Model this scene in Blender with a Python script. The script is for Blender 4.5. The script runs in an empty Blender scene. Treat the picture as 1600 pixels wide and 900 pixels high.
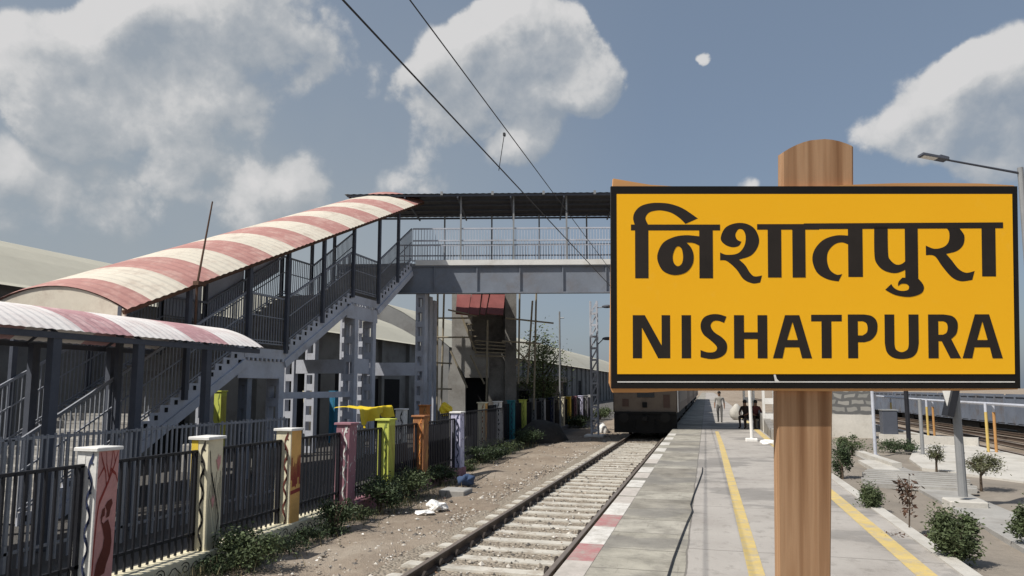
import bpy, math, random
from mathutils import Vector, Matrix
from mathutils.geometry import tessellate_polygon
random.seed(7)
sc = bpy.context.scene
COL = sc.collection
R_ = math.radians

# ------------------------------------------------------------------ camera
FPX, TH, HOR = 1080.0, R_(6), 605.0
AL = math.atan(304 * math.cos(TH) / FPX)
CY = HOR - FPX * math.tan(TH)
CAM = Vector((0, 0, 1.9))
RV = Vector((math.cos(AL), math.sin(AL), 0))
FV = Vector((-math.sin(AL), math.cos(AL), 0))
def ray(px, py):
    x = (px - 800) / FPX; y = -(py - CY) / FPX
    fh = math.cos(TH) - y * math.sin(TH); up = math.sin(TH) + y * math.cos(TH)
    return RV * x + FV * fh + Vector((0, 0, up))
def onZ(px, py, z):
    d = ray(px, py); return CAM + d * ((z - CAM.z) / d.z)
def onX(px, py, X):
    d = ray(px, py); return CAM + d * (X / d.x)
def atD(px, py, D):
    d = ray(px, py); return CAM + d * (D / d.dot(FV))
cd = bpy.data.cameras.new('camera'); cam = bpy.data.objects.new('camera', cd); COL.objects.link(cam)
cd.sensor_width = 36; cd.lens = FPX / 1600 * 36
cd.shift_y = (CY - 450) / 1600
cd.clip_start = 0.05; cd.clip_end = 4000
cam.location = CAM
cam.rotation_euler = (math.pi / 2 + TH, 0, AL)
sc.camera = cam

# ------------------------------------------------------------------ mesh builder
class MB:
    def __init__(s, T=None): s.v = []; s.f = []; s.m = []; s.T = T; s.smooth = False
    def add(s, vs, fs, mi=0):
        n = len(s.v)
        for p in vs:
            p = Vector(p); s.v.append(s.T(p) if s.T else p)
        for f in fs: s.f.append([i + n for i in f]); s.m.append(mi)
        return s
    def box(s, a, b, mi=0):
        x0, y0, z0 = a; x1, y1, z1 = b
        return s.add([(x0,y0,z0),(x1,y0,z0),(x1,y1,z0),(x0,y1,z0),(x0,y0,z1),(x1,y0,z1),(x1,y1,z1),(x0,y1,z1)],
              [(0,3,2,1),(4,5,6,7),(0,1,5,4),(1,2,6,5),(2,3,7,6),(3,0,4,7)], mi)
    def cbox(s, a, b, c=.02, mi=0):
        # box with chamfered vertical edges and top
        x0, y0, z0 = a; x1, y1, z1 = b
        def ring(x0,y0,x1,y1,z,c): return [(x0+c,y0,z),(x1-c,y0,z),(x1,y0+c,z),(x1,y1-c,z),(x1-c,y1,z),(x0+c,y1,z),(x0,y1-c,z),(x0,y0+c,z)]
        vs = ring(x0,y0,x1,y1,z0,c)+ring(x0,y0,x1,y1,z1-c,c)+ring(x0+c,y0+c,x1-c,y1-c,z1,c*.6)
        fs = [tuple(range(7,-1,-1)), tuple(range(16,24))]
        for r in (0,8):
            for i in range(8): fs.append((r+i, r+(i+1)%8, r+8+(i+1)%8, r+8+i))
        return s.add(vs, fs, mi)
    def bar(s, p, q, w, h=None, up=(0,0,1), mi=0):
        p = Vector(p); q = Vector(q); h = h or w
        d = (q-p).normalized(); u = Vector(up)
        if abs(d.dot(u)) > .98: u = Vector((0,1,0))
        a = d.cross(u).normalized(); b = a.cross(d).normalized()
        a *= w/2; b *= h/2
        vs = [p-a-b,p+a-b,p+a+b,p-a+b,q-a-b,q+a-b,q+a+b,q-a+b]
        return s.add(vs, [(3,2,1,0),(4,5,6,7),(0,1,5,4),(1,2,6,5),(2,3,7,6),(3,0,4,7)], mi)
    def tube(s, pts, r, n=8, mi=0, cap=True):
        pts = [Vector(p) for p in pts]; rs = r if isinstance(r, (list, tuple)) else [r]*len(pts)
        vs = []; fs = []
        for i, p in enumerate(pts):
            d = (pts[min(i+1,len(pts)-1)] - pts[max(i-1,0)]).normalized()
            u = Vector((0,0,1)) if abs(d.z) < .9 else Vector((1,0,0))
            a = d.cross(u).normalized(); b = a.cross(d).normalized()
            for k in range(n):
                t = 2*math.pi*k/n; vs.append(p + (a*math.cos(t)+b*math.sin(t))*rs[i])
        for i in range(len(pts)-1):
            for k in range(n): fs.append((i*n+k, i*n+(k+1)%n, (i+1)*n+(k+1)%n, (i+1)*n+k))
        if cap:
            fs.append(tuple(range(n-1,-1,-1))); fs.append(tuple((len(pts)-1)*n+k for k in range(n)))
        return s.add(vs, fs, mi)
    def prism(s, poly, fn, t0, t1, mi=0):
        # closed polygon (u,v), fn(u,v,t)->xyz, extruded t0..t1
        n = len(poly)
        vs = [fn(u,v,t0) for u,v in poly]+[fn(u,v,t1) for u,v in poly]
        fs = []
        tris = tessellate_polygon([[Vector((u,v,0)) for u,v in poly]])
        for t in tris: fs.append(tuple(t)); fs.append(tuple(i+n for i in reversed(t)))
        for i in range(n): fs.append((i,(i+1)%n,n+(i+1)%n,n+i))
        return s.add(vs, fs, mi)
    def flat(s, polys, fn, mi=0):
        flatp = [p for pl in polys for p in pl]
        tris = tessellate_polygon([[Vector((u,v,0)) for u,v in pl] for pl in polys])
        return s.add([fn(u,v) for u,v in flatp], [tuple(t) for t in tris], mi)
    def stroke(s, pts, w, fn, mi=0):
        n = len(pts); vs = []; fs = []
        for i,(u,v) in enumerate(pts):
            a = pts[max(i-1,0)]; b = pts[min(i+1,n-1)]
            du, dv = b[0]-a[0], b[1]-a[1]; L = math.hypot(du,dv) or 1
            ww = w if not isinstance(w,(list,tuple)) else w[i]
            nu, nv = -dv/L*ww/2, du/L*ww/2
            vs += [fn(u-nu,v-nv), fn(u+nu,v+nv)]
        for i in range(n-1): fs.append((2*i,2*i+1,2*i+3,2*i+2))
        return s.add(vs, fs, mi)
    def disc(s, u, v, r, fn, n=10, mi=0):
        return s.add([fn(u+r*math.cos(2*math.pi*k/n), v+r*math.sin(2*math.pi*k/n)) for k in range(n)], [tuple(range(n))], mi)
    def blob(s, c, r, seed=0, amp=.2, sub=2, mi=0):
        import bmesh
        bm = bmesh.new(); bmesh.ops.create_icosphere(bm, subdivisions=sub, radius=1)
        rr = random.Random(seed); ph = [rr.uniform(0,6.3) for _ in range(6)]; fr=[rr.uniform(1.5,4) for _ in range(6)]
        vs = []
        for v in bm.verts:
            p = v.co
            k = 1 + amp*(math.sin(p.x*fr[0]+ph[0])*math.sin(p.y*fr[1]+ph[1])+.6*math.sin(p.z*fr[2]*1.7+ph[2])*math.sin(p.x*fr[3]*2+ph[3])+.4*rr.uniform(-.5,.5))
            vs.append((c[0]+p.x*r[0]*k, c[1]+p.y*r[1]*k, c[2]+p.z*r[2]*k))
        fs = [[v.index for v in f.verts] for f in bm.faces]; bm.free()
        return s.add(vs, fs, mi)
    def build(s, name, mat, parent=None, kind=None, world=True, smooth=False):
        off = Vector((0,0,0))
        if parent and world:
            o = parent
            while o: off += o.location; o = o.parent
        me = bpy.data.meshes.new(name)
        me.from_pydata([tuple(p-off) for p in s.v], [], s.f)
        mats = mat if isinstance(mat,(list,tuple)) else [mat]
        for m in mats: me.materials.append(m)
        for p, mi in zip(me.polygons, s.m): p.material_index = mi; p.use_smooth = smooth
        me.update()
        o = bpy.data.objects.new(name, me); COL.objects.link(o)
        if parent: o.parent = parent
        if kind: o['kind'] = kind
        return o
def tag(o, label, cat, group=None, kind=None):
    o['label'] = label; o['category'] = cat
    if group: o['group'] = group
    if kind: o['kind'] = kind
    return o
def empty(name, loc, label, cat, group=None, rotz=0):
    o = bpy.data.objects.new(name, None); COL.objects.link(o)
    o.location = loc; o.rotation_euler = (0,0,rotz)
    return tag(o, label, cat, group)
def kids(o): return [c for c in bpy.data.objects if c.parent == o]
def copy_tree(o, parent=None):
    c = o.copy(); COL.objects.link(c)
    if parent: c.parent = parent
    for ch in kids(o): copy_tree(ch, c)
    return c

# ------------------------------------------------------------------ materials
def newmat(name):
    m = bpy.data.materials.new(name); m.use_nodes = True
    nt = m.node_tree; b = nt.nodes['Principled BSDF']
    return m, nt, b
def N(nt, typ, **k):
    n = nt.nodes.new(typ)
    for a, v in k.items(): setattr(n, a, v)
    return n
def L(nt, a, b): nt.links.new(a, b)
def noise(nt, vec, scale, detail=6, rough=.6):
    n = N(nt,'ShaderNodeTexNoise'); n.inputs['Scale'].default_value = scale
    n.inputs['Detail'].default_value = detail; n.inputs['Roughness'].default_value = rough
    L(nt, vec, n.inputs['Vector']); return n.outputs['Fac']
def ramp(nt, fac, stops):
    r = N(nt,'ShaderNodeValToRGB'); e = r.color_ramp.elements
    while len(e) < len(stops): e.new(.5)
    for el,(p,c) in zip(e,stops): el.position = p; el.color = (*c,1) if len(c)==3 else c
    L(nt, fac, r.inputs['Fac']); return r.outputs['Color']
def mixc(nt, fac, a, b, mode='MIX'):
    n = N(nt,'ShaderNodeMix', data_type='RGBA', blend_type=mode)
    for sock, v in ((n.inputs['Factor'],fac),(n.inputs[6],a),(n.inputs[7],b)):
        if hasattr(v,'is_linked'): L(nt, v, sock)
        else: sock.default_value = v if not isinstance(v,tuple) else (*v,1)[:4]
    return n.outputs[2]
def math_(nt, op, a, b=None, c=None):
    n = N(nt,'ShaderNodeMath', operation=op)
    for i,v in enumerate((a,b,c)):
        if v is None: continue
        if hasattr(v,'is_linked'): L(nt, v, n.inputs[i])
        else: n.inputs[i].default_value = v
    return n.outputs[0]
def pos(nt): return N(nt,'ShaderNodeNewGeometry').outputs['Position']
def bump(nt, b, h, strength, dist=.02):
    n = N(nt,'ShaderNodeBump'); n.inputs['Strength'].default_value = strength; n.inputs['Distance'].default_value = dist
    L(nt, h, n.inputs['Height']); L(nt, n.outputs[0], b.inputs['Normal'])
def M(name, rgb, rough=.75, var=.18, scale=2.5, bstr=.15, bscale=30, metal=0, stain=None, samt=.5, sscale=.9, spec=.3):
    m, nt, b = newmat(name); p = pos(nt)
    f = noise(nt, p, scale); g = noise(nt, p, scale*9, 3)
    f2 = math_(nt,'ADD', math_(nt,'MULTIPLY',f,.7), math_(nt,'MULTIPLY',g,.3))
    lo = tuple(c*(1-var) for c in rgb); hi = tuple(min(1,c*(1+var)) for c in rgb)
    c = ramp(nt, f2, [(.3,lo),(.7,hi)])
    if stain:
        s = noise(nt, p, sscale, 8, .7)
        c = mixc(nt, ramp(nt, s, [(.5,(0,0,0)),(.68,(samt,)*3)]), c, stain)
    L(nt, c, b.inputs['Base Color'])
    b.inputs['Roughness'].default_value = rough; b.inputs['Metallic'].default_value = metal
    b.inputs['Specular IOR Level'].default_value = spec
    if bstr: bump(nt, b, noise(nt, p, bscale, 4), bstr)
    return m
def leafmat(name, rgb, var=.5):
    m, nt, b = newmat(name)
    p = pos(nt); f = noise(nt, p, 9, 3)
    lo = tuple(c*(1-var) for c in rgb); hi = tuple(c*(1+var) for c in rgb)
    L(nt, ramp(nt, f, [(.3,lo),(.7,hi)]), b.inputs['Base Color'])
    b.inputs['Roughness'].default_value = .6; b.inputs['Specular IOR Level'].default_value = .25
    return m

mt = {}
mt['steel'] = M('grey_blue_steel_paint',(.20,.222,.262),.55,.14,1.5,.05,20,stain=(.16,.13,.11),samt=.45)
mt['steel_pale'] = M('pale_grey_steel_paint',(.48,.50,.56),.55,.14,1.5,.05,20,stain=(.2,.17,.15),samt=.4)
mt['steel_dark'] = M('dark_grey_steel_paint',(.075,.083,.105),.6,.2,2,.05,20)
mt['rail_grey'] = M('grey_railing_paint',(.235,.25,.285),.55,.2,2,.0)
mt['black_iron'] = M('black_painted_iron',(.018,.019,.024),.5,.3,4,.05,40)
mt['conc'] = M('grey_concrete',(.33,.32,.30),.9,.2,1.2,.3,25,stain=(.18,.16,.14),samt=.6)
mt['conc_dark'] = M('dark_concrete',(.23,.22,.205),.9,.3,1.0,.35,18,stain=(.07,.06,.055),samt=.7)
mt['conc_pale'] = M('pale_concrete',(.48,.46,.42),.9,.15,1.5,.25,25,stain=(.28,.25,.2),samt=.5)
mt['white'] = M('white_paint',(.74,.73,.70),.7,.08,2,.1,30,stain=(.4,.36,.3),samt=.4)
mt['roof_dark'] = M('dark_roof_sheet',(.06,.058,.058),.7,.3,1,.1,8)
mt['cream_roof'] = M('cream_sheet_roof',(.47,.45,.37),.7,.1,.3,.1,6,stain=(.36,.33,.26),samt=.5,sscale=.15)
mt['cream'] = M('cream_sheet',(.60,.55,.46),.6,.12,.8,.05,10,stain=(.40,.33,.27),samt=.75,sscale=1.6)
mt['red'] = M('faded_red_sheet',(.40,.205,.18),.6,.15,.8,.05,10,stain=(.52,.36,.31),samt=.75,sscale=1.6)
mt['white2'] = M('white_sheet',(.76,.72,.69),.55,.08,.8,.05,10,stain=(.55,.44,.42),samt=.65,sscale=1.8)
mt['pink'] = M('pink_red_sheet',(.47,.27,.28),.6,.18,.8,.05,10,stain=(.66,.48,.47),samt=.85,sscale=1.8)
mt['wall_grey'] = M('grey_wall',(.20,.20,.195),.9,.2,.4,.2,10,stain=(.1,.09,.085),samt=.7)
mt['dark_void'] = M('dark_interior',(.012,.012,.013),.95,.3,1,0)
mt['rust'] = M('rust_steel',(.09,.05,.032),.8,.35,5,.2,40)
mt['rail_steel'] = M('brown_rail_steel',(.085,.06,.045),.6,.3,4,.1,60)
mt['rail_top'] = M('worn_rail_head',(.30,.25,.21),.38,.15,5,0,metal=.5)
mt['sleeper'] = M('dusty_concrete_sleeper',(.50,.475,.42),.95,.22,2.2,.3,25,stain=(.25,.2,.15),samt=.8,sscale=2.5)
mt['clip'] = M('dark_clip',(.035,.028,.024),.8,.3,6,0)
mt['yellow_paint'] = M('yellow_paint',(.55,.40,.13),.7,.12,2,.1,30)
mt['tarp'] = M('yellow_tarp',(.75,.55,.03),.6,.15,3,.3,12)
mt['train'] = M('beige_train_paint',(.165,.13,.10),.5,.16,.8,.05,10,stain=(.08,.055,.045),samt=.75,sscale=1.6)
mt['train_brown'] = M('brown_train_paint',(.085,.05,.038),.5,.2,.8,.05,10)
mt['train_black'] = M('black_underframe',(.012,.012,.012),.8,.3,2,.1,20)
mt['glass'] = M('dark_glass',(.02,.022,.025),.15,.2,2,0,spec=.5)
mt['wagon_blue'] = M('grey_blue_wagon',(.14,.16,.20),.65,.2,.5,.1,10,stain=(.12,.1,.09),samt=.7)
mt['wagon_red'] = M('brown_red_wagon',(.15,.095,.075),.7,.25,.5,.1,10,stain=(.1,.07,.05),samt=.6)
mt['soil'] = M('brown_soil',(.225,.197,.165),.98,.2,.7,.7,14,stain=(.34,.30,.25),samt=.7,sscale=.5)
mt['trunk'] = M('bark',(.10,.075,.055),.95,.3,6,.5,30)
mt['leaf1'] = leafmat('olive_green_leaf',(.075,.098,.045))
mt['leaf2'] = leafmat('dark_green_leaf',(.050,.072,.034))
mt['leaf3'] = leafmat('dry_green_leaf',(.10,.105,.055))
mt['leaf5'] = leafmat('light_green_leaf',(.12,.15,.055))
mt['leaf4'] = leafmat('reddish_leaf',(.08,.045,.03))
mt['skin'] = M('skin',(.22,.12,.075),.6,.05,5,0)
mt['hair'] = M('black_hair',(.012,.01,.009),.6,.2,20,0)
mt['shirt'] = M('pale_grey_shirt',(.30,.285,.26),.9,.1,8,0)
mt['trousers'] = M('grey_trousers',(.12,.115,.11),.9,.1,8,0)
mt['dark_cloth'] = M('dark_brown_cloth',(.03,.022,.02),.9,.2,8,0)
mt['red_cloth'] = M('maroon_cloth',(.10,.03,.03),.9,.2,8,0)
mt['plastic'] = M('white_plastic_bag',(.80,.79,.76),.4,.06,8,.2,30)
mt['blue_cloth'] = M('blue_cloth',(.05,.08,.15),.9,.3,8,.2,30)
mt['wire'] = M('dark_wire',(.03,.03,.033),.6,.2,5,0)
mt['bamboo'] = M('weathered_bamboo',(.30,.26,.19),.85,.25,5,.1,30)
mt['shutter'] = M('red_sheet_shutter',(.20,.06,.055),.6,.2,1.5,.1,10)
mt['lamp_grey'] = M('galvanised_pole',(.27,.275,.28),.55,.12,3,.05,20,metal=.2)
mt['orange'] = M('orange_paint',(.45,.24,.09),.7,.15,3,.1,20)
mt['black'] = M('black_gloss_paint',(.008,.007,.006),.45,.3,3,0)
mt['ink'] = M('black_lettering_paint',(.022,.017,.014),.55,.35,1.2,0)

# sign board yellow
m, nt, b = newmat('sign_yellow'); p = N(nt,'ShaderNodeTexCoord').outputs['Object']
f = noise(nt, p, .8, 3); st = noise(nt, p, 14, 6)
c = ramp(nt, f, [(.3,(1.0,.53,.02)),(.7,(.98,.495,.018))])
c = mixc(nt, ramp(nt, st, [(.62,(0,0,0)),(.8,(.25,)*3)]), c, (.95,.56,.08))
L(nt, c, b.inputs['Base Color']); b.inputs['Roughness'].default_value = .5; b.inputs['Specular IOR Level'].default_value = .12
mt['sign_yellow'] = m
# wood
def wood(name, stops, sc3=(16,16,.55), rot=0):
    m, nt, b = newmat(name); tc = N(nt,'ShaderNodeTexCoord').outputs['Object']
    mp = N(nt,'ShaderNodeMapping'); mp.inputs['Scale'].default_value = sc3; L(nt, tc, mp.inputs['Vector'])
    f = noise(nt, mp.outputs[0], 1.0, 8, .55); g = noise(nt, mp.outputs[0], .45, 2)
    k = math_(nt,'ADD', math_(nt,'MULTIPLY',f,.55), math_(nt,'MULTIPLY',g,.45))
    L(nt, ramp(nt, k, stops), b.inputs['Base Color'])
    b.inputs['Roughness'].default_value = .7; b.inputs['Specular IOR Level'].default_value = .25
    bump(nt, b, f, .25, .01); return m
mt['wood'] = wood('brown_wood', [(.34,(.24,.125,.062)),(.44,(.34,.195,.105)),(.52,(.44,.27,.155)),(.6,(.36,.205,.11)),(.7,(.48,.31,.19))])
mt['wood_edge'] = wood('orange_wood', [(.35,(.58,.28,.10)),(.55,(.70,.38,.16)),(.7,(.66,.42,.22))], (.7,14,14))

# platform concrete
def platform_mat():
    m, nt, b = newmat('platform_concrete'); p = pos(nt)
    sx = N(nt,'ShaderNodeSeparateXYZ'); L(nt, p, sx.inputs[0]); X, Y = sx.outputs[0], sx.outputs[1]
    base = ramp(nt, noise(nt, p, .8, 8, .65), [(.3,(.31,.285,.26)),(.5,(.375,.35,.322)),(.75,(.425,.398,.365))])
    slab = ramp(nt, noise(nt, p, 1.6, 8, .7), [(.3,(.20,.188,.165)),(.5,(.35,.33,.29)),(.70,(.47,.445,.39))])
    # per-slab tone on the old part
    cell = N(nt,'ShaderNodeCombineXYZ')
    L(nt, math_(nt,'FLOOR', math_(nt,'MULTIPLY',Y,1.06)), cell.inputs[1]); L(nt, math_(nt,'FLOOR', math_(nt,'MULTIPLY',math_(nt,'ADD',X,1.27),.99)), cell.inputs[0])
    wn = N(nt,'ShaderNodeTexWhiteNoise', noise_dimensions='2D'); L(nt, cell.outputs[0], wn.inputs['Vector'])
    slab = mixc(nt, .85, slab, ramp(nt, wn.outputs['Value'], [(0,(.60,.585,.57)),(.45,(.92,.92,.88)),(1,(1.0,1.0,.98))]), 'MULTIPLY')
    wob = math_(nt,'MULTIPLY', math_(nt,'SUBTRACT', noise(nt, p, 1.1, 3), .5), .12)
    def joint(coord, per, w, off=0):
        t = math_(nt,'FRACT', math_(nt,'MULTIPLY', math_(nt,'ADD', math_(nt,'ADD',coord,wob), off), 1/per))
        d = math_(nt,'MINIMUM', t, math_(nt,'SUBTRACT',1,t))
        return math_(nt,'LESS_THAN', d, w/per)
    jl = math_(nt,'MAXIMUM', joint(Y,.943,.014), math_(nt,'MULTIPLY', joint(Y,.4715,.006), .6))
    old = math_(nt,'LESS_THAN', math_(nt,'ADD',X,math_(nt,'MULTIPLY',wob,.5)), -.27)
    scr = N(nt,'ShaderNodeMapping'); scr.inputs['Scale'].default_value = (9,.8,1); L(nt, p, scr.inputs['Vector'])
    scratch = ramp(nt, noise(nt, scr.outputs[0], 1.4, 5,.7), [(.60,(0,0,0)),(.70,(.55,)*3)])
    slab = mixc(nt, scratch, slab, (.17,.155,.13))
    slab = mixc(nt, math_(nt,'MULTIPLY',jl,.7), slab, (.13,.12,.105))
    jr = joint(Y, 3.1, .016, .6)
    base = mixc(nt, math_(nt,'MULTIPLY',jr,.6), base, (.16,.15,.135))
    c = mixc(nt, old, base, slab)
    edge = math_(nt,'LESS_THAN', math_(nt,'ABSOLUTE', math_(nt,'ADD',math_(nt,'ADD',X,.27),math_(nt,'MULTIPLY',wob,.5))), .012)
    c = mixc(nt, math_(nt,'MULTIPLY',edge,.7), c, (.12,.11,.1))
    # damp/dirty stain patches
    mp = N(nt,'ShaderNodeMapping'); mp.inputs['Scale'].default_value = (.35,.42,1); mp.inputs['Location'].default_value=(0.35,.12,0); L(nt, p, mp.inputs['Vector'])
    s = ramp(nt, noise(nt, mp.outputs[0], 1.0, 7,.58), [(.52,(0,0,0)),(.555,(.5,)*3),(.72,(.7,)*3)])
    c = mixc(nt, s, c, (.17,.163,.155))
    m2 = N(nt,'ShaderNodeMapping'); m2.inputs['Scale'].default_value=(1.3,1.0,1); L(nt,p,m2.inputs['Vector'])
    c = mixc(nt, ramp(nt, noise(nt, m2.outputs[0], 3.2, 9,.75), [(.53,(0,0,0)),(.64,(.5,)*3)]), c, (.20,.185,.165))
    L(nt, c, b.inputs['Base Color']); b.inputs['Roughness'].default_value = .9; b.inputs['Specular IOR Level'].default_value = .2
    bump(nt, b, math_(nt,'SUBTRACT', noise(nt, p, 22, 5), math_(nt,'MULTIPLY',jl,.6)), .3, .02)
    return m
mt['platform'] = platform_mat()
# worn paint: paint wears to concrete
def worn(name, rgb, amt=.5, sc_=5):
    m, nt, b = newmat(name); p = pos(nt)
    n = noise(nt, p, sc_, 10, .72); f = noise(nt, p, 2, 3)
    paint = ramp(nt, f, [(.3,tuple(c*.88 for c in rgb)),(.7,tuple(min(1,c*1.06) for c in rgb))])
    c = mixc(nt, ramp(nt, n, [(.60-.2*amt,(0,0,0)),(.72-.1*amt,(.75,)*3)]), paint, (.36,.335,.30))
    L(nt, c, b.inputs['Base Color']); b.inputs['Roughness'].default_value = .8; b.inputs['Specular IOR Level'].default_value=.2
    bump(nt, b, noise(nt, p, 25, 5), .25, .02)
    return m
mt['line_yellow'] = worn('worn_yellow_line',(.58,.44,.17),.7)
mt['edge_red'] = worn('worn_red_edge',(.40,.19,.19),.95)
mt['edge_white'] = worn('worn_white_edge',(.66,.64,.60),.9)
mt['edge_grey'] = worn('faded_edge',(.50,.46,.42),.7)
# ground
def ground_mat():
    m, nt, b = newmat('dusty_ground'); p = pos(nt)
    a = noise(nt, p, .35, 8, .62); g = noise(nt, p, 5, 8, .7); h = noise(nt, p, 40, 3)
    c = ramp(nt, a, [(.3,(.23,.19,.15)),(.5,(.32,.268,.215)),(.7,(.41,.36,.30))])
    c = mixc(nt, .5, c, ramp(nt, g, [(.3,(.55,.5,.46)),(.7,(1.0,.97,.93))]), 'MULTIPLY')
    sx = N(nt,'ShaderNodeSeparateXYZ'); L(nt, p, sx.inputs[0])
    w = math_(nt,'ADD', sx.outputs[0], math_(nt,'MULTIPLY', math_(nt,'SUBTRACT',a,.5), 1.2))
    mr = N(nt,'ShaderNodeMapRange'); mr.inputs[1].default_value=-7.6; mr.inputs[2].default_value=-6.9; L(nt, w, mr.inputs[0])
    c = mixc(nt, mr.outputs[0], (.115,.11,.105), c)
    L(nt, c, b.inputs['Base Color']); b.inputs['Roughness'].default_value = .97; b.inputs['Specular IOR Level'].default_value=.1
    bump(nt, b, math_(nt,'ADD', g, math_(nt,'MULTIPLY',h,.5)), .8, .05)
    return m
mt['ground'] = ground_mat()
def bed_mat():
    m, nt, b = newmat('dusty_ballast'); p = pos(nt)
    v = N(nt,'ShaderNodeTexVoronoi'); v.inputs['Scale'].default_value = 22; L(nt, p, v.inputs['Vector'])
    g = noise(nt, p, 3, 8, .7)
    c = ramp(nt, v.outputs['Color'], [(.0,(.17,.145,.115)),(.5,(.27,.235,.19)),(1,(.40,.36,.30))])
    c = mixc(nt, ramp(nt, g, [(.42,(0,0,0)),(.6,(.8,)*3)]), c, (.29,.245,.195))
    c = mixc(nt, ramp(nt, noise(nt,p,7,8,.75), [(.58,(0,0,0)),(.68,(.8,)*3)]), c, (.075,.065,.055))
    L(nt, c, b.inputs['Base Color']); b.inputs['Roughness'].default_value = .97; b.inputs['Specular IOR Level'].default_value=.1
    bump(nt, b, math_(nt,'SUBTRACT',g, v.outputs['Distance']), .8, .04)
    return m
mt['bed'] = bed_mat()
def lattice_shadow_mat():
    m, nt, b = newmat('lattice_shadow_blocks'); tc = N(nt,'ShaderNodeTexCoord').outputs['Object']
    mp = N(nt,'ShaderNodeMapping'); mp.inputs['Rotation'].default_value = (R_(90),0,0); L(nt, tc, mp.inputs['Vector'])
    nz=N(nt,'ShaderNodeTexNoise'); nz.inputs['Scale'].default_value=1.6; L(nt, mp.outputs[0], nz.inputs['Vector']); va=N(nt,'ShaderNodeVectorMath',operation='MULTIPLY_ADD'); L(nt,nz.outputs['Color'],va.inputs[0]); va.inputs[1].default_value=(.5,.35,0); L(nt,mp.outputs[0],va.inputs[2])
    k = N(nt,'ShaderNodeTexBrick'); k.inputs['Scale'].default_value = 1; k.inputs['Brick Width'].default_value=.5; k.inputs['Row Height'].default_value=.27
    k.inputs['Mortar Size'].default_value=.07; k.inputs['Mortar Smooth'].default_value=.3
    k.inputs['Color1'].default_value=(.27,.26,.24,1); k.inputs['Color2'].default_value=(.19,.19,.18,1); k.inputs['Mortar'].default_value=(.10,.10,.10,1)  # wide dark mortar paints the lattice shadow lying across the paler blocks
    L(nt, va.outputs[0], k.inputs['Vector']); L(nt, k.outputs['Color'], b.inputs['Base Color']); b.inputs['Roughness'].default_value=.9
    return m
mt['stone'] = lattice_shadow_mat()

# ------------------------------------------------------------------ sky, sun
w = bpy.data.worlds.new('World'); sc.world = w; w.use_nodes = True
nt = w.node_tree; bg = nt.nodes['Background']
SUN_EL, SUN_DIR = R_(52), AL + R_(30)         # light travels towards SUN_DIR (angle from +X)
sky = N(nt,'ShaderNodeTexSky', sky_type='NISHITA'); sky.sun_disc = False
sky.sun_elevation = SUN_EL
sx_, sy_ = -math.cos(SUN_DIR), -math.sin(SUN_DIR)
sky.sun_rotation = math.atan2(sx_, sy_) % (2*math.pi)
sky.air_density = 1.0; sky.dust_density = 2.2; sky.ozone_density = 1.6
BLOBS = [(70,85,85,.95),(215,50,85,1),(300,60,110,1),(420,40,130,.9),(150,145,110,.9),(260,150,120,.85),(370,120,110,.7),(110,200,80,.6),(510,90,70,.7),(300,200,110,.5),
 (290,265,60,.85),(360,315,85,.75),(450,285,90,.8),(235,305,60,.7),(60,300,130,.5),(650,290,80,.55),(160,310,120,.5),
 (675,112,70,.95),(730,95,60,.9),(770,60,60,.9),(815,20,60,.9),(885,40,50,.9),(850,110,90,1),(915,110,65,.9),(945,140,45,.7),(770,150,90,.8),(690,185,70,.6),(625,150,60,.6),(790,215,70,.55),(838,210,55,.6),(585,130,55,.55),
 (1094,92,15,.7),(1160,292,30,.6),
 (1600,110,85,1),(1530,150,80,.95),(1425,185,75,.9),(1360,210,55,.7),(1490,205,110,.9),(1570,230,110,.75),(1660,150,140,1)]
g = bpy.data.node_groups.new('cloud_density','ShaderNodeTree')
g.interface.new_socket('Vector', in_out='INPUT', socket_type='NodeSocketVector'); g.interface.new_socket('Density', in_out='OUTPUT', socket_type='NodeSocketFloat')
gi = N(g,'NodeGroupInput'); go = N(g,'NodeGroupOutput')
V = gi.outputs[0]
def warp(vec, scale, amp, detail):
    n = N(g,'ShaderNodeTexNoise'); n.inputs['Scale'].default_value=scale; n.inputs['Detail'].default_value=detail; n.inputs['Roughness'].default_value=.62; L(g, V, n.inputs['Vector'])
    s_ = N(g,'ShaderNodeVectorMath', operation='SUBTRACT'); L(g, n.outputs['Color'], s_.inputs[0]); s_.inputs[1].default_value=(.5,.5,.5)
    k = N(g,'ShaderNodeVectorMath', operation='SCALE'); L(g, s_.outputs[0], k.inputs[0]); k.inputs['Scale'].default_value=amp
    a = N(g,'ShaderNodeVectorMath', operation='ADD'); L(g, vec, a.inputs[0]); L(g, k.outputs[0], a.inputs[1]); return a.outputs[0]
W = warp(warp(V, 6, .05, 2), 19, .03, 5)
tot = None
for (px,py,r,wt) in BLOBS:
    d = ray(px,py); cosoff = d.length; rad = r/FPX/cosoff*1.3; d = d.normalized()
    dn = N(g,'ShaderNodeVectorMath', operation='DISTANCE'); L(g, W, dn.inputs[0]); dn.inputs[1].default_value = d
    mr = N(g,'ShaderNodeMapRange', interpolation_type='SMOOTHSTEP'); L(g, dn.outputs['Value'], mr.inputs[0])
    mr.inputs[1].default_value = 0; mr.inputs[2].default_value = rad; mr.inputs[3].default_value = wt; mr.inputs[4].default_value = 0
    tot = mr.outputs[0] if tot is None else math_(g,'MAXIMUM' if wt < .6 else 'ADD', tot, mr.outputs[0])
PW = warp(V, 10, .05, 4)
vo = N(g,'ShaderNodeTexVoronoi', feature='F1'); vo.inputs['Scale'].default_value = 13; vo.inputs['Detail'].default_value = 4; vo.inputs['Roughness'].default_value=.5; vo.inputs['Lacunarity'].default_value=2.3; vo.normalize = True
L(g, PW, vo.inputs['Vector'])
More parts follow.
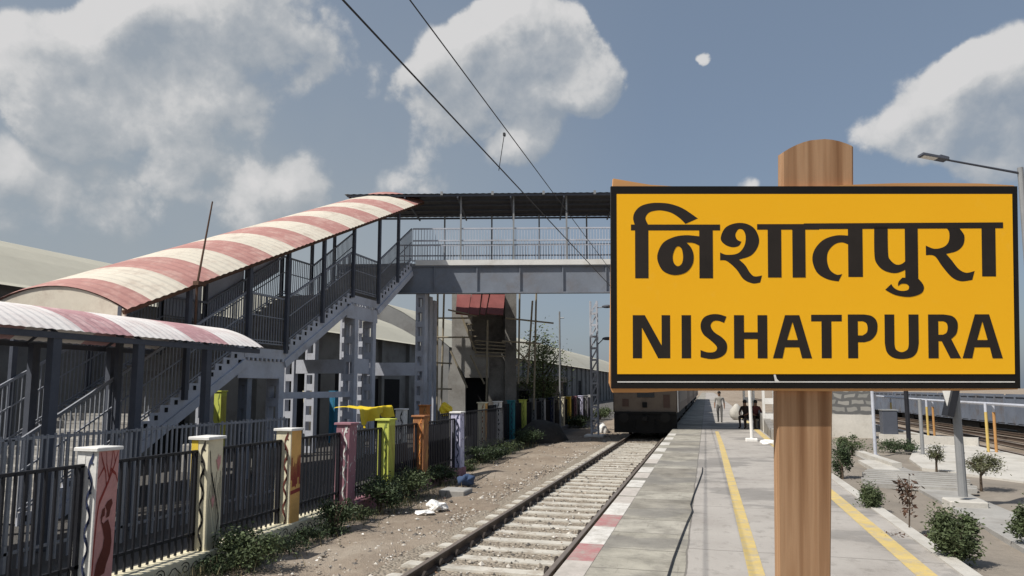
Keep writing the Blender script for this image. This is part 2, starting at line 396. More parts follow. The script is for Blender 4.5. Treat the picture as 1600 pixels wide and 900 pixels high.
fb = N(g,'ShaderNodeTexNoise'); fb.inputs['Scale'].default_value=6; fb.inputs['Detail'].default_value=8; fb.inputs['Roughness'].default_value=.52; L(g, V, fb.inputs['Vector'])
puff = math_(g,'MULTIPLY', math_(g,'SUBTRACT', .36, vo.outputs['Distance']), 1.6)
frac = math_(g,'MULTIPLY', math_(g,'SUBTRACT', fb.outputs['Fac'], .44), 2.9)
sat = math_(g,'MINIMUM', tot, 1.0)
near = N(g,'ShaderNodeMapRange', interpolation_type='SMOOTHSTEP'); L(g, tot, near.inputs[0]); near.inputs[1].default_value=.0; near.inputs[2].default_value=.55
tot = math_(g,'ADD', math_(g,'MULTIPLY',sat,.8), math_(g,'MULTIPLY', math_(g,'ADD', puff, frac), near.outputs[0]))
L(g, tot, go.inputs[0])
tc = N(nt,'ShaderNodeTexCoord').outputs['Generated']
def dens(vec):
    k = N(nt,'ShaderNodeGroup'); k.node_tree = g; L(nt, vec, k.inputs[0]); return k.outputs[0]
D0 = dens(tc)
off = N(nt,'ShaderNodeVectorMath', operation='ADD'); L(nt, tc, off.inputs[0])
off.inputs[1].default_value = (-.016,-.005,.030)
D1 = dens(off.outputs[0])
mask = N(nt,'ShaderNodeMapRange', interpolation_type='SMOOTHSTEP'); pass
lit = N(nt,'ShaderNodeMapRange'); lit.clamp = True; L(nt, math_(nt,'SUBTRACT', D0, D1), lit.inputs[0]); lit.inputs[1].default_value=-.55; lit.inputs[2].default_value=.7
fine = noise(nt, tc, 14, 7, .6)
L(nt, math_(nt,'ADD', D0, math_(nt,'MULTIPLY', math_(nt,'SUBTRACT', lit.outputs[0], .5), .30)), mask.inputs[0]); mask.inputs[1].default_value=.28; mask.inputs[2].default_value=.74
lit2 = math_(nt,'ADD', math_(nt,'MULTIPLY', lit.outputs[0], .85), math_(nt,'MULTIPLY', math_(nt,'SUBTRACT', fine,.45), .25))
CL = 1.0
ccol = ramp(nt, lit2, [(.10,(2.75,3.0,3.25)),(.42,(3.7,3.85,4.0)),(.62,(4.6,4.65,4.7)),(.85,(5.35,5.3,5.3))])
SKYMUL = (.92,.86,.80)
skyc = mixc(nt, .55, mixc(nt, 1.0, sky.outputs[0], SKYMUL, 'MULTIPLY'), (1.8,2.3,3.05))
veil = noise(nt, tc, 2.2, 5, .55)
# thin high haze streaks, stronger low down
sxyz = N(nt,'ShaderNodeSeparateXYZ'); L(nt, tc, sxyz.inputs[0])
low = N(nt,'ShaderNodeMapRange'); L(nt, sxyz.outputs[2], low.inputs[0]); low.inputs[1].default_value=.62; low.inputs[2].default_value=.0
left = N(nt,'ShaderNodeMapRange'); 
dl = N(nt,'ShaderNodeVectorMath', operation='DOT_PRODUCT'); L(nt, tc, dl.inputs[0]); dl.inputs[1].default_value = RV
L(nt, dl.outputs['Value'], left.inputs[0]); left.inputs[1].default_value=.2; left.inputs[2].default_value=-.3
vf = math_(nt,'MULTIPLY', math_(nt,'MULTIPLY', low.outputs[0], left.outputs[0]), math_(nt,'MULTIPLY', veil, 2.9))
vf.node.use_clamp = True
skyc = mixc(nt, vf, skyc, (2.6,2.95,3.25))
lc = math_(nt,'ADD', math_(nt,'MULTIPLY', lit2, .8), .5); lc.node.use_clamp = True
col = mixc(nt, math_(nt,'MULTIPLY', math_(nt,'MULTIPLY',mask.outputs[0],.97), lc), skyc, ccol)
L(nt, col, bg.inputs['Color']); bg.inputs['Strength'].default_value = .11
sd = bpy.data.lights.new('sun','SUN'); sun = bpy.data.objects.new('sun', sd); COL.objects.link(sun)
sd.energy = 4.35; sd.angle = R_(.53); sd.color = (1,.955,.88)
ld = Vector((math.cos(SUN_DIR)*math.cos(SUN_EL), math.sin(SUN_DIR)*math.cos(SUN_EL), -math.sin(SUN_EL)))
sun.rotation_euler = ld.to_track_quat('-Z','Y').to_euler()
sc.view_settings.view_transform = 'Standard'; sc.view_settings.look = 'None'
sc.view_settings.exposure = 0.2; sc.view_settings.gamma = 1; sc.view_settings.use_curve_mapping = False

# ------------------------------------------------------------------ ground, platform, track
GZ = -.6
def grid(name, x0, x1, y0, y1, nx, ny, zf, mat, kind='structure'):
    mb = MB(); vs = []; fs = []
    for j in range(ny+1):
        for i in range(nx+1):
            x = x0+(x1-x0)*i/nx; y = y0+(y1-y0)*j/ny; vs.append((x,y,zf(x,y)))
    for j in range(ny):
        for i in range(nx): a=j*(nx+1)+i; fs.append((a,a+1,a+nx+2,a+nx+1))
    mb.add(vs, fs); return mb.build(name, mat, kind=kind, smooth=True)
MB().add([(-900,-60,GZ-.02),(900,-60,GZ-.02),(900,1500,GZ-.02),(-900,1500,GZ-.02)],[(0,1,2,3)]).build('ground', mt['ground'], kind='structure')
def zdirt(x,y):
    return GZ + .03*math.sin(x*1.7+y*.6)*math.sin(y*.9-x*.4) + .018*math.sin(x*4.1+y*2.3) + .02*math.sin(y*3.7-x*2.9)*math.sin(x*5.2)
grid('trackside_dirt', -7.0, -4.2, 3, 60, 34, 300, zdirt, mt['ground'])
MB().add([(-4.4,0,GZ+.035),(-1.56,0,GZ+.035),(-1.56,200,GZ+.035),(-4.4,200,GZ+.035)],[(0,1,2,3)]).build('track_bed', mt['bed'], kind='structure')
# platform
pf = MB(); pf.box((-1.55,-6,-.85),(2.45,260,0)); PF = pf.build('platform', mt['platform'], kind='structure')
def sheet(name, pts, z, mat, par=PF):
    return MB().add([(x,y,z) for x,y in pts],[tuple(range(len(pts)))]).build(name, mat, par, kind='structure')
blocks = [(4.9,5.8,'r'),(5.8,6.8,'w'),(6.8,7.75,'g'),(7.75,8.6,'r'),(8.6,9.7,'w'),(9.7,10.6,'r'),(10.6,11.7,'w'),(11.7,12.4,'g'),(12.5,13.5,'g'),(13.6,14.6,'w'),(15.0,15.9,'g'),(16.0,17.0,'w'),(17.9,19.0,'g'),(19.0,20.4,'w'),(21.2,22.4,'w'),(23.6,24.8,'w'),(26,27.3,'w'),(28.3,29.5,'w')]
for a,bb,k in blocks:
    sheet('edge_marking', [(-1.548,a),(-1.25,a),(-1.25,bb),(-1.548,bb)], .004, mt[{'r':'edge_red','w':'edge_white','g':'edge_grey'}[k]])
sheet('yellow_line', [(.37,-2),(.53,-2),(.50,24),(.44,31.5),(.30,31.5),(.34,24)], .004, mt['line_yellow'])
sheet('yellow_line', [(1.99,-2),(2.2,-2),(2.2,60),(1.99,60)], .004, mt['line_yellow'])
MB().box((2.44,-6,-.3),(2.62,60,.015)).build('kerb', mt['conc_pale'], kind='structure')
# garden
def zg(x,y): return -.10 + .025*math.sin(x*2.1+y*.7)*math.sin(y*1.1) + .012*math.sin(x*6+y*3)
grid('garden_soil', 2.6, 8.6, 2, 60, 40, 200, zg, mt['soil'])
MB().box((8.45,2,-.9),(8.7,60,-.06)).build('kerb', mt['conc_pale'], kind='structure')
# pale paving
def slab(name, pts, z0, z1, mat, kind='structure'):
    return MB().prism(pts, lambda u,v,t:(u,v,t), z0, z1).build(name, mat, kind=kind)
slab('paved_path', [(3.45,6),(4.15,6),(4.55,12),(4.6,17),(4.55,22.5),(4.1,22.5),(3.95,17),(3.75,12)], -.2,-.045, mt['conc'])
slab('paved_apron', [(6.1,13),(8.45,9),(8.45,27),(6.9,27),(5.3,21.5),(5.0,19.2),(6.3,17)], -.2,-.05, mt['conc_pale'])
# rails
def rail(x, y0, y1, name, label, group, dx=0):
    prof = [(-.07,-.15),(.07,-.15),(.07,-.135),(.012,-.115),(.012,-.04),(.036,-.03),(.036,-.004),(.03,0),(-.03,0),(-.036,-.004),(-.036,-.03),(-.012,-.04),(-.012,-.115),(-.07,-.135)]
    mb = MB(); n = len(prof); yy=[y0,y1]
    vs = [(x+u+(0 if k==0 else dx), yy[k], -.4+v) for k in range(2) for u,v in prof]
    for i in range(n): pass
    fs = [(i,(i+1)%n,n+(i+1)%n,n+i) for i in range(n)]+[tuple(range(n-1,-1,-1)),tuple(range(n,2*n))]
    mb.add(vs, fs)
    for i in range(n):
        if prof[i][1] >= -.004 and prof[(i+1)%n][1] >= -.004: mb.m[i] = 1
    o = mb.build(name, [mt['rail_steel'],mt['rail_top']]); return tag(o, label, 'rail', group)
rail(-3.65,3,200,'rail','brown steel rail of the near track beside the dirt strip','rails of the near track')
rail(-1.97,3,200,'rail','brown steel rail of the near track along the platform edge','rails of the near track')
rail(10.1,12,160,'rail','rail of the far track nearest the garden kerb','rails of the far track',3.2)
rail(11.78,12,160,'rail','rail of the far track nearest the freight wagons','rails of the far track',3.2)
rail(14.75,12,160,'rail','near rail under the freight wagons','rails of the wagon siding',-7)
rail(16.43,12,160,'rail','outer rail under the freight wagons','rails of the wagon siding',-7)
# sleepers
SL = empty('sleeper',(-2.81,4.2,GZ),'dusty concrete sleeper of the near track','sleeper','sleepers of the near track')
mb = MB()
hw, L2 = .125, 1.3
prof = [(-1.3,.055),(-1.24,.075),(-.45,.062),(.45,.062),(1.24,.075),(1.3,.055)]
vs=[]; fs=[]
for x,z in prof: vs += [(x,-hw,-.1),(x,-hw+.015,z),(x,hw-.015,z),(x,hw,-.1)]
for i in range(len(prof)-1):
    for k in range(3): fs.append((i*4+k,(i+1)*4+k,(i+1)*4+k+1,i*4+k+1))
fs += [(0,1,2,3),tuple((len(prof)-1)*4+k for k in (3,2,1,0))]
mb.add(vs,fs); mb.build('block', mt['sleeper'], SL, world=False)
for s in (-1,1):
    for q in (-.1,.1):
        x = s*.84+q
        MB().tube([(x,-.09,.05),(x,-.06,.10),(x,0,.13),(x,.06,.10),(x,.09,.05)],[.02,.03,.034,.03,.02],6).build('rail_clip', mt['clip'], SL, world=False)
y = 4.2+.62
while y < 31:
    c = copy_tree(SL); c.location = (-2.81+random.uniform(-.02,.02), y, GZ+random.uniform(-.012,.008)); c.rotation_euler=(0,0,random.uniform(-.012,.012)); y += .62
# loose stones
mb = MB(); rr = random.Random(3)
ico = [(0,0,1),(.9,0,.1),(0,.9,-.1),(-.9,.1,0),(0,-.9,.1),(0,0,-.7)]
icf = [(0,1,2),(0,2,3),(0,3,4),(0,4,1),(5,2,1),(5,3,2),(5,4,3),(5,1,4)]
for k in range(9000):
    yy = 5 + 34*rr.random()**1.6; t = rr.random()
    if t < .5: x = rr.gauss(-4.35,.3); z = GZ
    elif t < .75: x = rr.uniform(-3.55,-2.05); z = GZ+.035
    elif t < .9: x = rr.uniform(-6.7,-4.2); z = GZ
    else: x = rr.uniform(-1.95,-1.6); z=GZ+.035
    s = rr.uniform(.010,.034) * (1 if rr.random()<.9 else 1.9)
    a = rr.uniform(0,6.3); ca,sa=math.cos(a),math.sin(a); sx1,sy1,sz1 = s*rr.uniform(.7,1.4),s*rr.uniform(.7,1.4),s*rr.uniform(.5,.9)
    mb.add([(x+ca*u*sx1-sa*v*sy1, yy+sa*u*sx1+ca*v*sy1, z+.01+w_*sz1) for u,v,w_ in ico], icf, rr.choice([0,0,1,2]))
mb.build('loose_stones',[M('tan_stone',(.34,.30,.25),.95,.3,6,0),M('pale_stone',(.5,.47,.42),.95,.2,6,0),M('dark_stone',(.12,.11,.10),.95,.3,6,0)],kind='stuff')

# ------------------------------------------------------------------ foliage
def foliage(mb, c, r, n, leaf, seed, clumps=14, flat=1.0, mi=0, surf=.55):
    rr = random.Random(seed); cs=[]
    for k in range(clumps):
        while True:
            p = Vector((rr.uniform(-1,1),rr.uniform(-1,1),rr.uniform(-1,1)))
            if surf*.8 < p.length < 1: break
        cs.append((p, rr.uniform(.18,.42)))
    for k in range(n):
        p0, s = cs[rr.randrange(clumps)]
        p = p0*.8 + Vector((rr.gauss(0,s),rr.gauss(0,s),rr.gauss(0,s)))*.75
        P = Vector((c[0]+p.x*r[0], c[1]+p.y*r[1], c[2]+p.z*r[2]))
        a = Vector((rr.gauss(0,1),rr.gauss(0,1),rr.gauss(0,.7))).normalized()
        bb = a.cross(Vector((rr.gauss(0,1),rr.gauss(0,1),rr.gauss(0,1)))).normalized()
        l = leaf*rr.uniform(.6,1.4); wd = l*rr.uniform(.3,.5)
        mb.add([P-a*l*.5, P+bb*wd*.5+a*l*.05, P+a*l*.5, P-bb*wd*.5+a*l*.05],[(0,1,2,3)],mi)
def bush(name, loc, h, wd, n, leaf, label, mat, seed, group, cat='bush', stem=.18, clumps=16, trunk=None):
    t = empty(name, loc, label, cat, group); x,y,z = loc
    rr = random.Random(seed)
    mb = MB()
    top = z+h*stem
    for k in range(rr.randint(4,7) if not trunk else 1):
        a = rr.uniform(0,6.3); q = rr.uniform(.1,.6)
        tip = (x+math.cos(a)*wd*q, y+math.sin(a)*wd*q, z+h*rr.uniform(.55,.9))
        if trunk: tip=(x+.1*wd,y,z+h*.85)
        r0 = trunk or (.012+.012*h)
        mb.tube([(x+math.cos(a)*.03,y+math.sin(a)*.03,z-.05),(x+math.cos(a)*wd*q*.35,y+math.sin(a)*wd*q*.35,z+h*.35) if not trunk else (x,y,z+h*.4),tip],[r0,r0*.7,r0*.25],6)
    if trunk:
        for k in range(6):
            a = rr.uniform(0,6.3); b0 = z+h*rr.uniform(.4,.6)
            mb.tube([(x,y,b0),(x+math.cos(a)*wd*.35,y+math.sin(a)*wd*.35,b0+h*.15),(x+math.cos(a)*wd*.8,y+math.sin(a)*wd*.8,b0+h*.28)],[trunk*.6,trunk*.4,trunk*.15],5)
    mb.build('trunk' if trunk else 'stem', mt['trunk'], t)
    cr = MB(); zc = (top+z+h)/2
    foliage(cr,(x,y,zc),(wd,wd,(h-h*stem)/2),n,leaf,seed,clumps)
    cr.build('crown', mat, t); return t

# ------------------------------------------------------------------ painted fence
FX = -6.9
pcache = {}
def pc(rgb, name):
    if name not in pcache: pcache[name] = M(name, rgb, .75, .1, 3, .12, 30, stain=tuple(c*.55 for c in rgb), samt=.5, sscale=2.5)
    return pcache[name]
Cc = dict(white=(.72,.71,.68), cream=(.72,.66,.48), pink=(.58,.30,.28), ochre=(.72,.42,.14), mauve=(.30,.15,.18), lime=(.52,.56,.11), brown=(.33,.145,.065), lilac=(.56,.55,.70),
          navy=(.03,.04,.09), black=(.02,.018,.018), maroon=(.13,.035,.025), dkred=(.28,.05,.04), yellow=(.72,.52,.06), teal=(.03,.17,.20), green=(.22,.27,.07), grey=(.19,.19,.19), blue=(.03,.17,.30), orange=(.62,.23,.07))
def C_(n): return pc(Cc[n], n+'_paint')
def painted_post(y, X, z0, z1, label, base, side=None, vine='black', art=None, strip=None, group='painted fence posts beside the track', wx=.3, wy=.3, cap='white'):
    t = empty('fence_post',(X,y,z0),label,'fence post',group)
    x0,x1,y0,y1 = X-wx/2,X+wx/2,y-wy/2,y+wy/2
    MB().cbox((x0,y0,z0-.1),(x1,y1,z1),.012).build('shaft', C_(base), t)
    if side: MB().add([(x1+.003,y0+.01,z0),(x1+.003,y1-.01,z0),(x1+.003,y1-.01,z1-.01),(x1+.003,y0+.01,z1-.01)],[(0,1,2,3)]).build('painted_face', C_(side), t)
    if cap: MB().cbox((x0-.035,y0-.035,z1-.005),(x1+.03,y1+.03,z1+.035),.008).build('cap', C_(cap), t)
    H = z1-z0
    front = lambda u,v:(x0+u*wx, y0-.004, z0+v*H)
    right = lambda u,v:(x1+.007, y0+u*wy, z0+v*H)
    if strip: MB().add([front(.02,.0),front(.40,.0),front(.40,.99),front(.02,.99)],[(0,1,2,3)]).build('painted_strip', C_(strip), t)
    mb = MB(); f2 = lambda u,v:(x0+u*wx, y0-.008, z0+v*H)
    pts = [(.70+.11*math.sin(k*.42), .02+k*.0152) for k in range(64)]
    mb.stroke(pts, .045, lambda u,v:f2(u,v))
    for k in range(7): mb.disc(0,0,.0001,lambda u,v:f2(.7,.5)) if False else None
    for k in range(9):
        s = -1 if k%2 else 1
        cu, cv = .70+s*.10*-1+s*.28*.0+( .17 if k%2==0 else -.15), .07+k*.105
        mb.add([f2(cu+.055*math.cos(2*math.pi*q/8), cv+.055*wx/H*math.sin(2*math.pi*q/8)) for q in range(8)],[tuple(range(8))])
    mb.build('vine_painting', C_(vine), t)
    t.rotation_euler = (random.uniform(-.012,.012),random.uniform(-.012,.012),random.uniform(-.03,.03))
    if art == 'woman':
        mb = MB()
        for pts,wd in (([(.05,.0),(.06,.3),(.12,.55),(.18,.63),(.35,.70),(.55,.78),(.62,.9),(.66,.99)],.055),([(.45,.74),(.38,.84),(.2,.93),(.12,.985)],.035),([(.52,.77),(.75,.88),(.9,.985)],.035),([(.55,.8),(.4,.9),(.36,.99)],.03),([(.6,.86),(.85,.82),(.97,.76)],.03),([(.3,.88),(.05,.8)],.025),([(.8,.9),(.7,.99)],.025)):
            mb.stroke(pts, [wd*(1-.6*i/(len(pts)-1)) for i in range(len(pts))], right)
        mb.build('tree_painting', C_('dkred'), t)
        mb = MB(); r2 = lambda u,v:(x1+.010, y0+u*wy, z0+v*H)
        mb.flat([[(.28,.50),(.42,.475),(.62,.50),(.78,.42),(.84,.33),(.80,.25),(.66,.18),(.60,.12),(.30,.10),(.15,.12),(.22,.20),(.45,.30),(.50,.37),(.38,.45)]], r2)
        mb.flat([[(.45,.60),(.55,.63),(.72,.645),(.78,.61),(.70,.57),(.66,.52),(.52,.51),(.55,.56)]], r2)
        mb.stroke([(.30,.5),(.35,.55),(.45,.56)], .06, r2)
        mb.build('figure_painting', C_('maroon'), t)
    if art == 'stems':
        mb = MB()
        for k in range(9):
            u0 = .12+k*.09; pts=[(u0+.06*math.sin(q*.6+k)*q/14, .02+q*(.045+.004*(k%3))) for q in range(14)]
            mb.stroke(pts, .02, right)
        mb.stroke([(.5,.02),(.8,.3),(.55,.5),(.2,.7),(.08,.9)],.035,right)
        mb.build('stem_painting', C_('black'), t)
        mb = MB(); r2 = lambda u,v:(x1+.010, y0+u*wy, z0+v*H)
        for (u,v,s) in ((.65,.78,.16),(.35,.45,.12)):
            mb.flat([[(u-s,v+s*.22),(u-s*.7,v+.01),(u,v-s*.45),(u+s*.9,v),(u+s,v+s*.5),(u+s*.4,v+s*.25),(u,v+s*.55),(u-s*.4,v+s*.25)]], r2)
        mb.build('flower_painting', C_('pink'), t)
    if art == 'drip':
        mb = MB(); rr = random.Random(int(y*10))
        for k in range(7):
            u = .1+k*.13; a = rr.uniform(.36,.5); mb.add([right(u-.06,a),right(u+.06,a+rr.uniform(-.02,.02)),right(u+.05,rr.uniform(.56,.76)),right(u-.03,rr.uniform(.6,.72))],[(0,1,2,3)])
        mb.add([right(.02,.33),right(.95,.35),right(.95,.39),right(.02,.37)],[(0,1,2,3)])
        mb.build('drip_painting', C_('dkred'), t)
    if art in ('flecks','bark','dots'):
        mb = MB(); rr = random.Random(int(y*10))
        for k in range(46):
            u=rr.uniform(.06,.94); v=rr.uniform(.03,.97); s=rr.uniform(.02,.05); h_=s*(.6 if art!='bark' else 1.6)
            fn = right if rr.random()<.6 else front
            mb.add([fn(u-s*.7,v),fn(u,v-h_),fn(u+s*.7,v),fn(u+rr.uniform(-.02,.02),v+h_)],[(0,1,2,3)])
        mb.build('fleck_painting', C_({'flecks':'white','bark':'ochre','dots':'navy'}[art]), t)
    if art == 'grain':
        mb = MB()
        for k in range(5):
            u0=.12+k*.18; mb.stroke([(u0+.05*math.sin(q*.5+k*1.3), .02+q*.048) for q in range(20)],.03,right)
        mb.build('grain_painting', C_('brown'), t)
    return t
POSTS = [ # y, base, side, vine, art, strip, label bits
 (4.55,'ochre',None,'black','grain',None,'ochre painted fence post with brown grain, nearest of the row'),
 (6.63,'white','pink','navy','woman','white','white and pink fence post painted with a woman under a tree'),
 (8.5,'cream',None,'black','stems','yellow','cream fence post painted with black vine stems and a pink flower'),
 (10.5,'cream','ochre','maroon','drip',None,'cream and orange fence post with dark red drips painted on it'),
 (12.45,'mauve',None,'white','flecks',None,'mauve fence post covered in pale flecks'),
 (14.25,'lime',None,'green','grain',None,'lime yellow fence post with wavy painted grain'),
 (16.2,'brown',None,'orange','bark',None,'rusty brown fence post with orange bark pattern'),
 (18.9,'lilac',None,'navy','dots',None,'lilac white fence post with dark wavy vine, by the dirt path')]
names = []
for i,(y,ba,sd_,vi,ar,stp,lb) in enumerate(POSTS):
    painted_post(y, FX, -.42, 1.17, lb, ba, sd_, vi, ar, stp, cap='white' if ba not in ('brown','mauve','lime') else ba)
    names.append(ba if not sd_ else sd_)
FARX = -8.5
FAR = [(26.1,'cream','ochre','brown','grain'),(28.2,'white',None,'black','dots'),(30.2,'teal',None,'navy',None),(32.3,'lime',None,'green',None),(34.3,'grey',None,'black',None),(36.4,'grey','white','black',None),(38.6,'navy','grey','grey',None),
       (41.6,'cream',None,'grey',None),(43.7,'yellow',None,'brown',None),(45.9,'mauve','grey','black',None),(48.1,'lilac',None,'grey',None),(50.2,'grey','lilac','black',None),(52.5,'white',None,'grey',None)]
FL = ['cream and ochre fence post, first of the far run beyond the lilac post','white fence post with dark dots in the far run','teal fence post beside the white dotted one','lime green fence post in the far run behind weeds',
 'plain grey fence post behind the dark heap','grey fence post with white track face behind the dark heap','dark navy fence post left of the thin grey pole','cream fence post right of the thin grey pole','yellow fence post in the far run','dull mauve fence post in the far run','pale lilac fence post behind the lattice mast','grey and lilac fence post right of the lattice mast','white fence post, last of the far run near the train']
for (y,ba,sd_,vi,ar),lb in zip(FAR,FL):
    painted_post(y, FARX, -.5, 1.28, lb, ba, sd_, vi, ar, None, group='painted fence posts of the far run', cap=ba)
# second boundary row behind
for (px,py,X,ba,vi,ar,lb) in ((345,612,-16.5,'lime','green','grain','lime fence post standing under the stair behind the entrance canopy'),(482,612,-16.5,'cream','brown','grain','cream fence post behind the lattice stair trestle'),(522,612,-16.5,'blue','teal',None,'bright blue fence post behind the lattice stair trestle'),
      (627,640,-9.6,'white','black','dots','white fence post with black dots behind the yellow cloth'),(664,634,-9.7,'orange','brown','bark','orange brown fence post rising behind the rusty brown one')):
    p = onX(px,py,X); painted_post(p.y, X, -.6, p.z, lb, ba, None, vi, ar, None, group='painted fence posts behind the first row', cap=ba)
def panel(X, y0, y1, z0, zr0, zr1, z1, label, group, mat, n=None, dark=True, r=.013):
    t = empty('bar_fence',(X,(y0+y1)/2,z0),label,'fence',group)
    n = n or max(6,int((y1-y0)/.125))
    for z in (zr0,zr1): MB().bar((X,y0,z),(X,y1,z),.045,.04).build('rail', mat, t)
    for y in (y0+.03,y1-.03): MB().bar((X,y,z0),(X,y,zr1),.045,.045).build('stile', mat, t)
    mb = MB()
    for k in range(n):
        y = y0+.06+(y1-y0-.12)*(k+.5)/n
        mb.bar((X+.018,y+random.uniform(-.006,.006),z0+.03),(X+.018,y+random.uniform(-.012,.012),z1+random.uniform(-.012,.006)),r*2,r*2)
    mb.build('bars', mat, t); return t
pn = ['ochre','pink figure','cream vine','orange drip','mauve','lime','rusty brown','lilac']
for i in range(7):
    a,bb = POSTS[i][0]+.15, POSTS[i+1][0]-.15
    panel(FX-.05,a,bb,-.38,-.13,1.0,1.0,'black bar fence panel between the %s post and the %s post'%(pn[i],pn[i+1]),'black fence panels of the near run',mt['black_iron'])
panel(FX-.05,2.6,4.4,-.38,-.13,1.0,1.0,'black bar fence panel nearest the camera before the ochre post','black fence panels of the near run',mt['black_iron'])
fp = ['cream ochre','white dotted','teal','lime green','plain grey','white faced grey','dark navy','far cream','far yellow','dull mauve','pale lilac','grey lilac','last white']
for i in range(12):
    panel(FARX-.05,FAR[i][0]+.15,FAR[i+1][0]-.15,-.45,-.2,1.15,1.15,'dark far fence panel between the %s post and the %s post'%(fp[i],fp[i+1]),'fence panels of the far run',mt['black_iron'],12)
panel(-7.6,19.3,25.9,-.5,-.2,1.1,1.1,'dark fence panel filling the gap between lilac post and far run','fence panels of the far run',mt['black_iron'],40)
# dark sheeting behind the far part of the fence
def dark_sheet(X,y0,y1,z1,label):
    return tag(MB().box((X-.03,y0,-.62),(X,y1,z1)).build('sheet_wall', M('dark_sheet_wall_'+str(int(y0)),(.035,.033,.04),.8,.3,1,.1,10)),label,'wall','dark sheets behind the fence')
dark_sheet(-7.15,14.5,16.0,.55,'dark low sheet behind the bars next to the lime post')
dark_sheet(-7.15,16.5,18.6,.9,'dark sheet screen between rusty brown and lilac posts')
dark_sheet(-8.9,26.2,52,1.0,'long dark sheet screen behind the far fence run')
# plinth
def plinth(y0,y1,col,X=FX,label='',sw=True,top=-.36):
    t = empty('fence_plinth',(X,(y0+y1)/2,GZ),label,'fence plinth','painted plinths under the fence')
    MB().cbox((X-.17,y0,GZ-.2),(X+.19,y1,top),.012).build('base', C_(col), t)
    if sw:
        mb = MB(); f=lambda u,v:(X+.194, u, v); rr=random.Random(int(y0*7))
        n = int((y1-y0)/.42)
        for k in range(n):
            cy_ = y0+.2+k*(y1-y0)/n; s=.07
            pts=[(cy_+(.02+s*q/16)*math.cos(q*.55), -.48+(.02+s*q/16)*math.sin(q*.55)*.9) for q in range(17)]
            mb.stroke(pts,.014,f)
            mb.stroke([(cy_+.1+.05*q, -.48+.05*math.sin(q*1.2+k)) for q in range(6)],.014,f)
        mb.build('swirl_painting', C_('black'), t)
    return t
plinth(2.5,8.6,'cream',label='pale cream painted plinth with black swirls under the nearest fence bays')
plinth(8.61,12.3,'cream',label='yellowish cream plinth with black swirls by the orange drip post')
plinth(12.31,19.1,'mauve',label='mauve plinth under the fence behind the weeds',sw=False)
plinth(26,53,'conc_dark' if False else 'grey',X=FARX,label='grey plinth under the far fence run',sw=False,top=-.42)
# white slab caps on plinth
for y0,y1 in ((17.0,18.6),(23.2,25.8)):
    tag(MB().cbox((-7.2 if y0<20 else -7.8,y0,-.46),(-6.75 if y0<20 else -7.35,y1,-.38),.02).build('coping_slab',mt['white']),'white coping slab lying by the %s'%('lilac post' if y0<20 else 'weeds before the cream and ochre post'),'slab','white coping slabs')
# inner railing (in front of the stair)
for i,(a,bb) in enumerate(((3.2,5.2),(5.2,7.2),(7.2,9.2),(9.2,11.3),(11.3,13.6))):
    panel(-9.0,a+.02,bb-.02,-.55,-.3,1.2,1.25,'grey railing panel %s'%['nearest the camera before the entrance canopy','left of the first canopy column','under the first canopy column','under the middle of the entrance canopy','at the far end of the entrance canopy'][i],'grey railing panels before the stair',mt['rail_grey'],17)

# ------------------------------------------------------------------ footbridge with stair
BE = R_(14); UB = Vector((math.cos(BE),math.sin(BE),0)); VB = Vector((-math.sin(BE),math.cos(BE),0))
OB = Vector((-12.1,27.35,0))
TB = lambda p: OB + UB*p.x + VB*p.y + Vector((0,0,p.z))
FB = empty('footbridge',(-8,29,GZ),'grey steel railway footbridge with dark roof and open stair','footbridge')
ZD, ZR = 7.23, 10.25
UL, UR, VW = -3.3, 19.2, 3.6
MB(TB).box((UL,0.02,ZD-.14),(UR,VW,ZD)).build('deck', mt['conc'], FB)
for v,zg0 in ((.0,5.98),(VW-.04,6.6)):
    mb = MB(TB); mb.box((UL,v+.03,zg0),(UR,v+.07,ZD-.14)); mb.box((UL,v-.06,zg0-.06),(UR,v+.2,zg0)); mb.box((UL,v-.06,ZD-.145),(UR,v+.12,ZD-.10))
    for k in range(11):
        u = .9+k*1.85; mb.box((u,v-.045,zg0),(u+.035,v+.03,ZD-.145))
    mb.build('girder', mt['steel'], FB)
mb = MB(TB)
for k in range(20): mb.box((-2.6+k*1.1,.12,6.66),(-2.52+k*1.1,VW-.1,7.0))
mb.build('cross_beams', mt['steel_dark'], FB)
mb = MB(TB); mb.box((.1,-.10,ZD-.09),(UR,.0,ZD+.14)); mb.build('fascia', mt['white'], FB)
def railing_line(T, p, q, par, h=1.55, n=None, mat=mt['rail_grey'], rails=(.12,.8,1.02,1.55), name='railing', postevery=None):
    mb = MB(T); p=Vector(p); q=Vector(q); Ln=(q-p).length; n = n or int(Ln/.125)
    for r in rails: mb.bar(p+Vector((0,0,r)), q+Vector((0,0,r)), .05 if r in (rails[-1],1.02) else .03, .06 if r in (rails[-1],1.02) else .03)
    for k in range(n+1):
        c = p.lerp(q,k/n); mb.bar(c+Vector((0,0,.1)),c+Vector((0,0,h)),.022)
    return mb.build(name, mat, par)
railing_line(TB,(-.05,.06,ZD),(UR,.06,ZD),FB,mat=mt['steel_pale'])
railing_line(TB,(UL+2,VW-.08,ZD),(UR,VW-.08,ZD),FB,mat=mt['steel_pale'])
